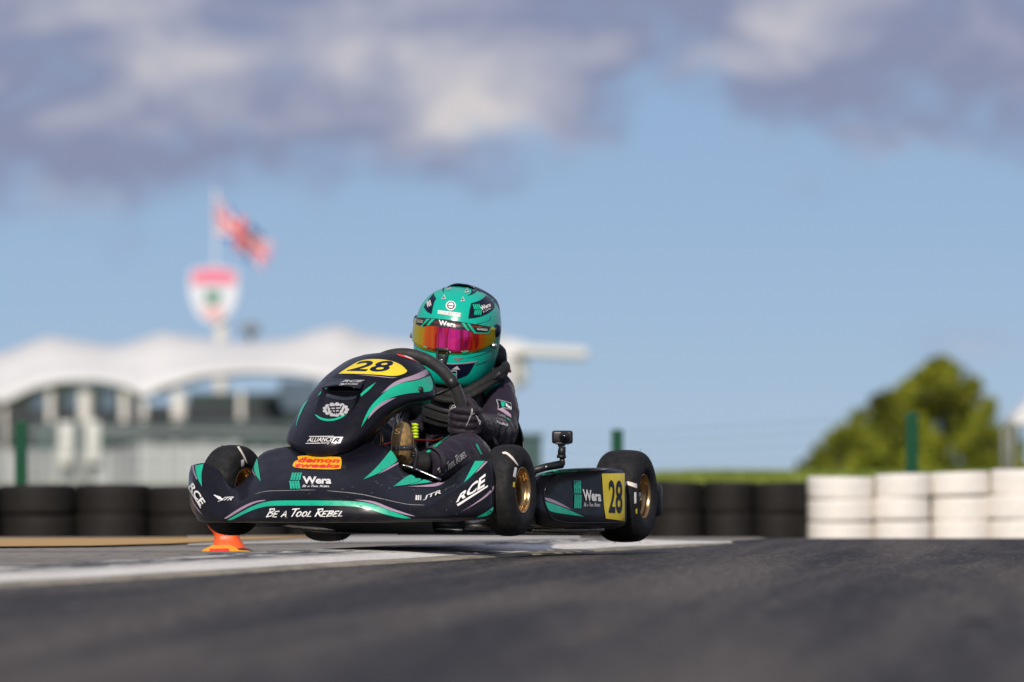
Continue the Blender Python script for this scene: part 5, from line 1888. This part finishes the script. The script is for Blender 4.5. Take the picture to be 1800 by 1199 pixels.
def stack(px, half, top, m, n, label, group, bottom=0.0, seed=0):
    rg = random.Random(seed)
    d = BD + rg.uniform(-0.03, 0.03)
    X = (px - 900) * d / FPX
    ztop = CAM_H + (HORIZON - top) * d / FPX
    h = (ztop - bottom) / n
    r = half * d / FPX
    t = thing('tyre_stack', label, 'tyre stack', (X, d + r, bottom), group)
    for k in range(n):
        key = (m.name, 'tyre')
        if key not in TYRE_MESH:
            pr = [(0.52, 0.40), (0.60, 0.49), (0.80, 0.50), (0.90, 0.495), (0.96, 0.48), (0.988, 0.43), (1.0, 0.25), (0.998, 0.0), (1.0, -0.25), (0.988, -0.43), (0.96, -0.48), (0.90, -0.495), (0.80, -0.5), (0.60, -0.49), (0.52, -0.40), (0.56, 0.0), (0.52, 0.40)]
            v, f = lathe(fine_profile(pr, 2), Matrix.Rotation(R(90), 4, 'X'), 40)
            me = bpy.data.meshes.new('tyre')
            me.from_pydata(v, [], f)
            me.materials.append(m)
            me.shade_smooth()
            TYRE_MESH[key] = me
        o = bpy.data.objects.new('tyre', TYRE_MESH[key])
        COL.objects.link(o)
        o.parent = t
        q = rg.uniform(1.0, 1.03)
        o.scale = (r * q, r * q, h * 0.985)
        o.location = (rg.uniform(-.008, .008), rg.uniform(-.012, .012), h * (k + 0.5))
        o.rotation_euler = (rg.gauss(0, 0.02), rg.gauss(0, 0.02), rg.uniform(0, 6.28))
    return t


BG = 'black tyre stacks of the barrier'
WG = 'white painted tyre stacks of the barrier'
blk = [(-65, 64, 853, 'black tyre stack cut off by the left picture edge behind the run-off'),
       (64, 65, 852, 'black tyre stack below the left green fence post'),
       (194, 65, 851, 'second black tyre stack from the left, before the pale hoarding'),
       (325, 65, 853, 'black tyre stack just behind the orange marker, half hidden by the kart nose')]
sd_ = 0
for px, hf_, top, lb in blk:
    stack(px, hf_, top, M_BRUB, 2, lb, BG, gz(BD), sd_)
    sd_ += 1
px = 448.0
while px < 1130:
    stack(px, 58, 851, M_BRUB, 2, 'black tyre stack in the barrier stretch hidden behind the go-kart', BG, gz(BD), sd_)
    px += 114
    sd_ += 1
for px, hf_, top, lb in ((1190, 47, 846, 'black tyre stack showing right beside the kart rear bumper'),
                         (1282, 44, 847, 'black tyre stack second from the white ones, above the kerb tip'),
                         (1372, 47, 848, 'black tyre stack touching the first white painted stack')):
    stack(px, hf_, top, M_BRUB, 2, lb, BG, gz(BD), sd_)
    sd_ += 1
for px, hf_, top, lb in ((1479, 59, 838, 'white tyre stack next to the black tyres, below the left side of the tree'),
                         (1588, 49, 833, 'narrow white tyre stack under the green fence post'),
                         (1691, 53, 830, 'white tyre stack between the fence post stack and the gazebo end'),
                         (1803, 59, 826, 'white tyre stack at the right picture edge below the gazebo')):
    stack(px, hf_, top, M_WRUB, 3, lb, WG, gz(BD), sd_)
    sd_ += 1

belt = []
for k in range(61):
    px = -400 + 40 * k
    belt.append((px - 900) * (BD + 0.42) / FPX)
V = []
for x in belt:
    V += [(x, BD + 0.42, -0.12), (x, BD + 0.42, 0.18), (x, BD + 0.435, 0.18), (x, BD + 0.435, -0.12)]
F = [[4 * i + j, 4 * i + 4 + j, 4 * i + 4 + (j + 1) % 4, 4 * i + (j + 1) % 4] for i in range(60) for j in range(3)]
bl_ = obj('rubber_belt', (V, F), M_BRUB, smooth=False)
tag(bl_, 'black rubber belt standing on edge behind all the tyre stacks', 'belt')

# ---- green mesh fence behind the tyres
posts = [(-500, 730, 38.0), (37, 740, 38.2), (561, 748, 38.8), (1085, 755, 39.6), (1603, 725, 37.8), (2140, 715, 37.4)]
fence = thing('mesh_fence', 'low green wire mesh fence with square posts behind the tyre barrier', 'fence', D(900, 840, 30.3) * 1.0)
fence.location.z = 0.0
pp = []
for px, py, d in posts:
    t = D(px, py, d)
    pp.append(t)
    w = 0.068
    obj('fence_post', box((t.x, t.y, t.z / 2 - 0.06), w, w, t.z + 0.12, None, 0.006), M_GREEN, fence, smooth=False)
for a, b in zip(pp, pp[1:]):
    vs, fs = [], []
    n = max(8, int((b - a).length / 0.05))
    for k in range(1, n):
        p = a.lerp(b, k / n)
        vs, fs = merge((vs, fs), box((p.x, p.y - 0.03, p.z / 2), 0.0010, 0.0010, p.z * 0.97))
    for j in range(8):
        f_ = 0.1 + 0.125 * j
        vs, fs = merge((vs, fs), tube([(a.x, a.y - 0.034, a.z * f_), (b.x, b.y - 0.034, b.z * f_)], 0.0006, 4))
    obj('mesh_panel', (vs, fs), M_GREEN, fence, smooth=False)

# ---- white tensile marquee far behind
MQ = 250.0
ridge_px = [(-260, 640), (-170, 598), (-90, 620), (0, 622), (85, 590), (140, 600), (200, 610), (250, 596), (285, 583), (330, 592), (420, 603), (510, 596), (560, 580), (600, 572), (640, 590), (735, 602), (820, 596), (870, 585), (890, 590), (905, 602)]
eave_px = [(-260, 700), (-170, 690), (-90, 672), (0, 703), (20, 708), (70, 683), (120, 671), (190, 670), (240, 682), (262, 700), (290, 683), (360, 662), (440, 655), (520, 657), (580, 668), (650, 690), (735, 672), (820, 668), (880, 690), (905, 688)]
marq = thing('marquee', 'long white tensile marquee with peaked roof and scalloped eaves far behind', 'marquee', (D(300, 840, MQ).x, MQ, 0))
n = len(ridge_px)


def resample(line, x):
    for (x0, y0), (x1, y1) in zip(line, line[1:]):
        if x0 <= x <= x1:
            t = (x - x0) / (x1 - x0)
            return y0 + (y1 - y0) * t
    return line[-1][1]


xs_ = [-260 + 12 * k for k in range(98)]
sm = lambda line, x: sum(resample(line, min(905, max(-260, x + o))) for o in (-10, -5, 0, 5, 10)) / 5
V, F = [], []
for x in xs_:
    yr, ye = sm(ridge_px, x), sm(eave_px, x)
    for t, dep in ((0.0, -4.0), (0.35, -2.7), (0.7, -1.3), (1.0, 0.0), (0.6, 2.0), (0.05, 4.0)):
        y = ye + (yr - ye) * (t ** 1.35)
        p = D(x, y, MQ)
        V.append((p.x, MQ + dep, p.z))
for i in range(len(xs_) - 1):
    for j in range(5):
        F.append([i * 6 + j, (i + 1) * 6 + j, (i + 1) * 6 + j + 1, i * 6 + j + 1])
solidify(obj('roof', (V, F), M_TENT, marq), 0.06)
obj('roof_wing', merge(xf(box((0, 0, 0), 2.7, 3.0, 0.36, None, 0.1), Matrix.Translation(D(968, 619, MQ)) @ Matrix.Rotation(R(3), 4, 'Y')), box(D(902, 640, MQ), 1.0, 2.0, 1.7, None, 0.3)), M_TENT, marq)
M_POSTM = mat('cream_post', (0.62, 0.60, 0.56), 0.6)
for px, w in ((20, 8), (100, 12), (160, 22), (228, 14), (262, 12), (322, 24), (430, 10), (640, 16), (880, 20)):
    p = D(px, 860, MQ)
    ztop = D(px, 690, MQ).z
    obj('roof_post', tube([(p.x, MQ - 3.6, 0), (p.x, MQ - 3.6, ztop)], w / 2 * MQ / FPX, 12), M_POSTM, marq)
# shadowed pavilion under the roof
pav = thing('pavilion', 'dark glazed pavilion building under the white marquee roof', 'building', (D(300, 840, MQ).x, MQ + 8, 0))
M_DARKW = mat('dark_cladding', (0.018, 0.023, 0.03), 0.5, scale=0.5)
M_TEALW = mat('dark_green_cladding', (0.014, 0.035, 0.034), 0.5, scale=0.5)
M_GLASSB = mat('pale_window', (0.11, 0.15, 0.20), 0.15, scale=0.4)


def wall_px(name, x0, x1, y0, y1, d, m, parent, th=0.3):
    a, b = D(x0, y0, d), D(x1, y1, d)
    return obj(name, box(((a.x + b.x) / 2, d + th / 2, (a.z + b.z) / 2), b.x - a.x, th, a.z - b.z), m, parent, smooth=False)


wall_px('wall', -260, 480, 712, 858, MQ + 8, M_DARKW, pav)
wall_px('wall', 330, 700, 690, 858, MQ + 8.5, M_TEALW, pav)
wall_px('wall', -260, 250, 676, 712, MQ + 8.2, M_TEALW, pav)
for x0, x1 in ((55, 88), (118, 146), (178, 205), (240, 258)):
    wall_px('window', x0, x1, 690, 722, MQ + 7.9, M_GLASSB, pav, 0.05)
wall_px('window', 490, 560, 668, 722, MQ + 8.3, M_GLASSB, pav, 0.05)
# pale hoarding of upright boards
hb = thing('hoarding', 'pale grey hoarding of upright boards below the marquee', 'hoarding', (D(300, 840, 232).x, 232, 0))
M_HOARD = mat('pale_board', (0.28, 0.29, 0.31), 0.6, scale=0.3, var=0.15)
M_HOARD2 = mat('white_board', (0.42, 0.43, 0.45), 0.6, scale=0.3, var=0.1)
x = -200
k = 0
rg = random.Random(9)
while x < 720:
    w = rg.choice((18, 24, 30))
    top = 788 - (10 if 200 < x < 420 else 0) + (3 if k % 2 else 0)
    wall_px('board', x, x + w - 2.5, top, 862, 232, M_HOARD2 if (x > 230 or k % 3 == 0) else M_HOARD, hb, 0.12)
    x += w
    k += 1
gr = thing('grandstand', 'dark green tiered stand with pale rails behind the hoarding', 'stand', (D(380, 840, 240).x, 240, 0))
wall_px('stand_back', 60, 700, 742, 862, 240, mat('teal_grey_stand', (0.07, 0.105, 0.11), 0.6, scale=0.4), gr)
for i, (x0, ya, x1, yb) in enumerate(((170, 742, 700, 762), (170, 752, 700, 770), (250, 735, 700, 748), (0, 758, 320, 764))):
    obj('rail', tube([D(x0, ya, 239), D(x1, yb, 239)], 0.05, 8), M_HOARD if i % 2 else M_DARKW, gr)
for px in (215, 305):
    p = D(px, 760, 236)
    q = D(px, 812, 236)
sp_ = [(117, 742, 818), (164, 740, 814)]
for i, (px, a, b) in enumerate(sp_):
    t = thing('flat_banner', ['upright white banner nearer the left green fence post, before the hoarding', 'upright white banner farther from the left green fence post, before the hoarding'][i], 'banner', (D(px, 855, 234).x, 234, 0), 'white banners before the hoarding')
    q0, q1 = D(px, a, 231.6), D(px, b, 231.6)
    obj('banner_sheet', box(((q0.x), 231.6, (q0.z + q1.z) / 2), 0.40, 0.05, q0.z - q1.z, None, 0.02), M_TENT, t)
    obj('banner_pole', tube([(q0.x - 0.22, 231.6, 0), (q0.x - 0.22, 231.6, q0.z)], 0.03, 8), M_POSTM, t)

# ---- shield sign on its pole
SG = 262.0
sgn = thing('shield_sign', 'large white shield sign with red top on a pole above the marquee', 'sign', (D(378, 860, SG).x, SG, 0))
sh = [(333, 478), (345, 472), (375, 468), (405, 472), (418, 478), (419, 510), (414, 535), (402, 555), (388, 566), (376, 571), (362, 566), (348, 554), (337, 534), (332, 510)]
def plate(outline, d, th):
    n = len(outline)
    V = [D(px, py, d) for px, py in outline]
    V += [p + Vector((0, th, 0)) for p in V]
    return V, [list(range(n)), list(range(2 * n - 1, n - 1, -1))] + [[i, (i + 1) % n, (i + 1) % n + n, i + n] for i in range(n)]
obj('sign_board', plate(sh, SG, 0.25), mat('sign_white', (0.68, 0.70, 0.76), 0.5), sgn, smooth=False)
obj('sign_band', plate([(337, 480), (346, 475), (375, 471), (404, 475), (414, 480), (414, 500), (337, 500)], SG - 0.03, 0.03), mat('sign_red', (0.74, 0.20, 0.30), 0.5), sgn, smooth=False)
obj('sign_emblem', plate([(360, 511), (388, 511), (388, 528), (384, 534), (364, 534), (360, 528)], SG - 0.03, 0.03), mat('sign_green', (0.09, 0.26, 0.18), 0.5), sgn, smooth=False)
obj('sign_foot_print', plate([(352, 540), (396, 540), (388, 558), (376, 564), (362, 558)], SG - 0.03, 0.03), mat('sign_pink', (0.72, 0.42, 0.42), 0.5), sgn, smooth=False)
obj('sign_pole', tube([D(388, 862, SG + .4), D(388, 540, SG + .4)], 0.26, 14), M_POSTM, sgn)
# ---- union flag on a pole
FD = 264.0
fl_ = thing('flag', 'red, white and blue Union Jack waving from a white pole', 'flag', (D(376, 860, FD).x, FD, 0))
obj('flag_pole', tube([D(379, 862, FD), D(379, 330, FD)], [0.05, 0.04], 12), mat('pole_white', (0.66, 0.68, 0.70), 0.5), fl_)
M_FR, M_FW, M_FB = mat('flag_red', (0.62, 0.05, 0.06), 0.8), mat('flag_white', (0.72, 0.70, 0.70), 0.8), mat('flag_blue', (0.06, 0.13, 0.40), 0.8)
nu, nv = 72, 36
V, F, MI = [], [], []
tl, tr, bl, br_ = (375, 340), (482, 430), (374, 402), (466, 480)
for i in range(nu + 1):
    for j in range(nv + 1):
        u, v = i / nu, j / nv
        px = (tl[0] * (1 - u) + tr[0] * u) * (1 - v) + (bl[0] * (1 - u) + br_[0] * u) * v
        py = (tl[1] * (1 - u) + tr[1] * u) * (1 - v) + (bl[1] * (1 - u) + br_[1] * u) * v
        w = math.sin(u * 9 + v * 1.5) * (0.25 + u)
        p = D(px + w * 2.5, py + w * 3.5, FD)
        V.append(p + Vector((0, 0.30 * w, 0)))
for i in range(nu):
    for j in range(nv):
        n = nv + 1
        F.append([i * n + j, (i + 1) * n + j, (i + 1) * n + j + 1, i * n + j + 1])
        u, v = (i + .5) / nu - .5, ((j + .5) / nv - .5) * 0.5
        c = 2
        dg = min(abs(v - u * 0.5), abs(v + u * 0.5)) / 1.118
        if dg < 0.05:
            c = 1
        if dg < 0.018:
            c = 0
        if abs(u) < 0.085 or abs(v) < 0.085:
            c = 1
        if abs(u) < 0.055 or abs(v) < 0.055:
            c = 0
        MI.append(c)
fo = obj('flag_cloth', (V, F), [M_FR, M_FW, M_FB], fl_)
for p, c in zip(fo.data.polygons, MI):
    p.material_index = c
# ---- small dark mast box on the roof
mb_ = thing('roof_speaker', 'small dark grey horn box on a stub above the marquee roof', 'speaker', D(440, 604, MQ + 4))
p = D(440, 578, MQ + 4)
obj('speaker_box', box(p, 0.7, 0.7, 0.45, None, 0.08), mat('grey_horn', (0.16, 0.18, 0.21), 0.6), mb_)
obj('speaker_stub', tube([D(440, 612, MQ + 4), p], 0.08, 8), M_DARKW, mb_)
# ---- dark green container behind the driver's shoulder
ct = thing('storage_cabin', 'dark green storage cabin behind the driver and the front wheel', 'cabin', (D(915, 860, 60).x, 60, 0))
wall_px('wall', 850, 952, 768, 905, 60, mat('cabin_green', (0.035, 0.075, 0.08), 0.6, scale=2), ct, 0.4)
wall_px('roof', 846, 956, 762, 769, 59.98, mat('cabin_roof', (0.06, 0.11, 0.12), 0.6, scale=2), ct, 0.46)
wall_px('door', 895, 925, 785, 903, 59.97, MATS['cabin_roof'], ct, 0.03)
# ---- white gazebo at the right edge
gz = thing('gazebo', 'white pyramid gazebo with grey legs at the right edge by the tree', 'gazebo', (D(1860, 850, 80).x, 80, 0))
apex, zE = D(1865, 640, 80), D(1865, 738, 80).z
q = 0.62
cs = [(apex.x - q, 80 - q), (apex.x + q, 80 - q), (apex.x + q, 80 + q), (apex.x - q, 80 + q)]
V = [(x, y, zE) for x, y in cs] + [tuple(apex)] + [(x, y, zE - 0.06) for x, y in cs]
obj('canopy', (V, [[0, 1, 4], [1, 2, 4], [2, 3, 4], [3, 0, 4]] + [[i, i + 5, (i + 1) % 4 + 5, (i + 1) % 4] for i in range(4)]), M_TENT, gz, smooth=False)
for x, y in cs:
    obj('leg', tube([(x, y, 0), (x, y, zE)], 0.03, 8), mat('gazebo_leg', (0.22, 0.22, 0.23), 0.5) if 'gazebo_leg' not in MATS else MATS['gazebo_leg'], gz)


# ---- trees
def tree(name, label, px, half, top, base, d, seed, leaves, group='trees beyond the white tyres', lean=0.0):
    rg = random.Random(seed)
    c = D(px, base, d)
    s = d / FPX
    H = (base - top) * s
    Rr = half * s
    t = thing(name, label, 'tree', (c.x, d, 0), group)
    z0 = c.z
    tr = [tube([(c.x, d, 0), (c.x + .05, d, z0 + H * 0.3), (c.x + lean * Rr * .5, d, z0 + H * 0.7)], [H * .045, H * .035, H * .012], 10, 3)]
    for k in range(7):
        a = k * 2.4
        tr.append(tube([(c.x, d, z0 + H * (0.1 + .07 * k)), (c.x + math.cos(a) * Rr * .35, d + math.sin(a) * Rr * .35, z0 + H * (.35 + .06 * k)), (c.x + math.cos(a) * Rr * .65, d + math.sin(a) * Rr * .6, z0 + H * (.5 + .05 * k))], [H * .02, H * .012, H * .004], 7, 2))
    obj('trunk', merge(*tr), M_BARK, t)
    clumps = []
    for _ in range(50):
        u = rg.uniform(0, 1) ** 0.9
        w = (1 - u ** 2.0) * 0.85 + 0.05
        a = rg.uniform(0, 6.283)
        rr = rg.uniform(0.35, 1.0) * w
        clumps.append((c.x + math.cos(a) * rr * Rr + lean * u * Rr, d + math.sin(a) * rr * Rr * 0.8, z0 + H * (0.03 + 0.84 * u), rg.uniform(0.15, 0.32) * Rr))
    for _ in range(60):      # ragged outer sprays
        u = rg.uniform(0.05, 1.0)
        w = (1 - u ** 1.7) * 1.02 + 0.06
        a = rg.uniform(0, 6.283)
        clumps.append((c.x + math.cos(a) * w * Rr + lean * u * Rr, d + math.sin(a) * w * Rr * 0.8, z0 + H * (0.02 + 1.0 * u), rg.uniform(0.05, 0.13) * Rr))
    V, F = [], []
    L_ = 0.065 * Rr
    for _ in range(leaves):
        x, y, z, r = rg.choice(clumps)
        v = Vector((rg.gauss(0, 1), rg.gauss(0, 1), rg.gauss(0, 1))).normalized() * r * rg.uniform(0.4, 1.05)
        p = Vector((x, y, z)) + v
        if p.z < 0.05:
            continue
        a = Vector((rg.gauss(0, 1), rg.gauss(0, 1), rg.gauss(0, 1))).normalized() * L_
        b = a.cross(v).normalized() * L_ * 0.55 if v.length > 0 else a.orthogonal()
        n = len(V)
        V += [p - a, p + b, p + a, p - b]
        F.append([n, n + 1, n + 2, n + 3])
    obj('crown', (V, F), M_LEAF, t, smooth=False)


tree('broad_tree', 'tall yellow-green tree directly behind and right of the green fence post', 1655, 140, 638, 850, 150, 1, 14000)
tree('broad_tree', 'middle sized yellow-green tree left of the green fence post', 1545, 110, 690, 850, 148, 2, 9000, lean=0.2)
tree('small_tree', 'low rounded bushy tree furthest left, sloping down to the grass', 1480, 85, 745, 850, 146, 3, 6000, lean=0.2)
tree('small_tree', 'short green tree between the tall tree and the gazebo', 1735, 70, 735, 850, 147, 4, 5000, lean=-0.1)
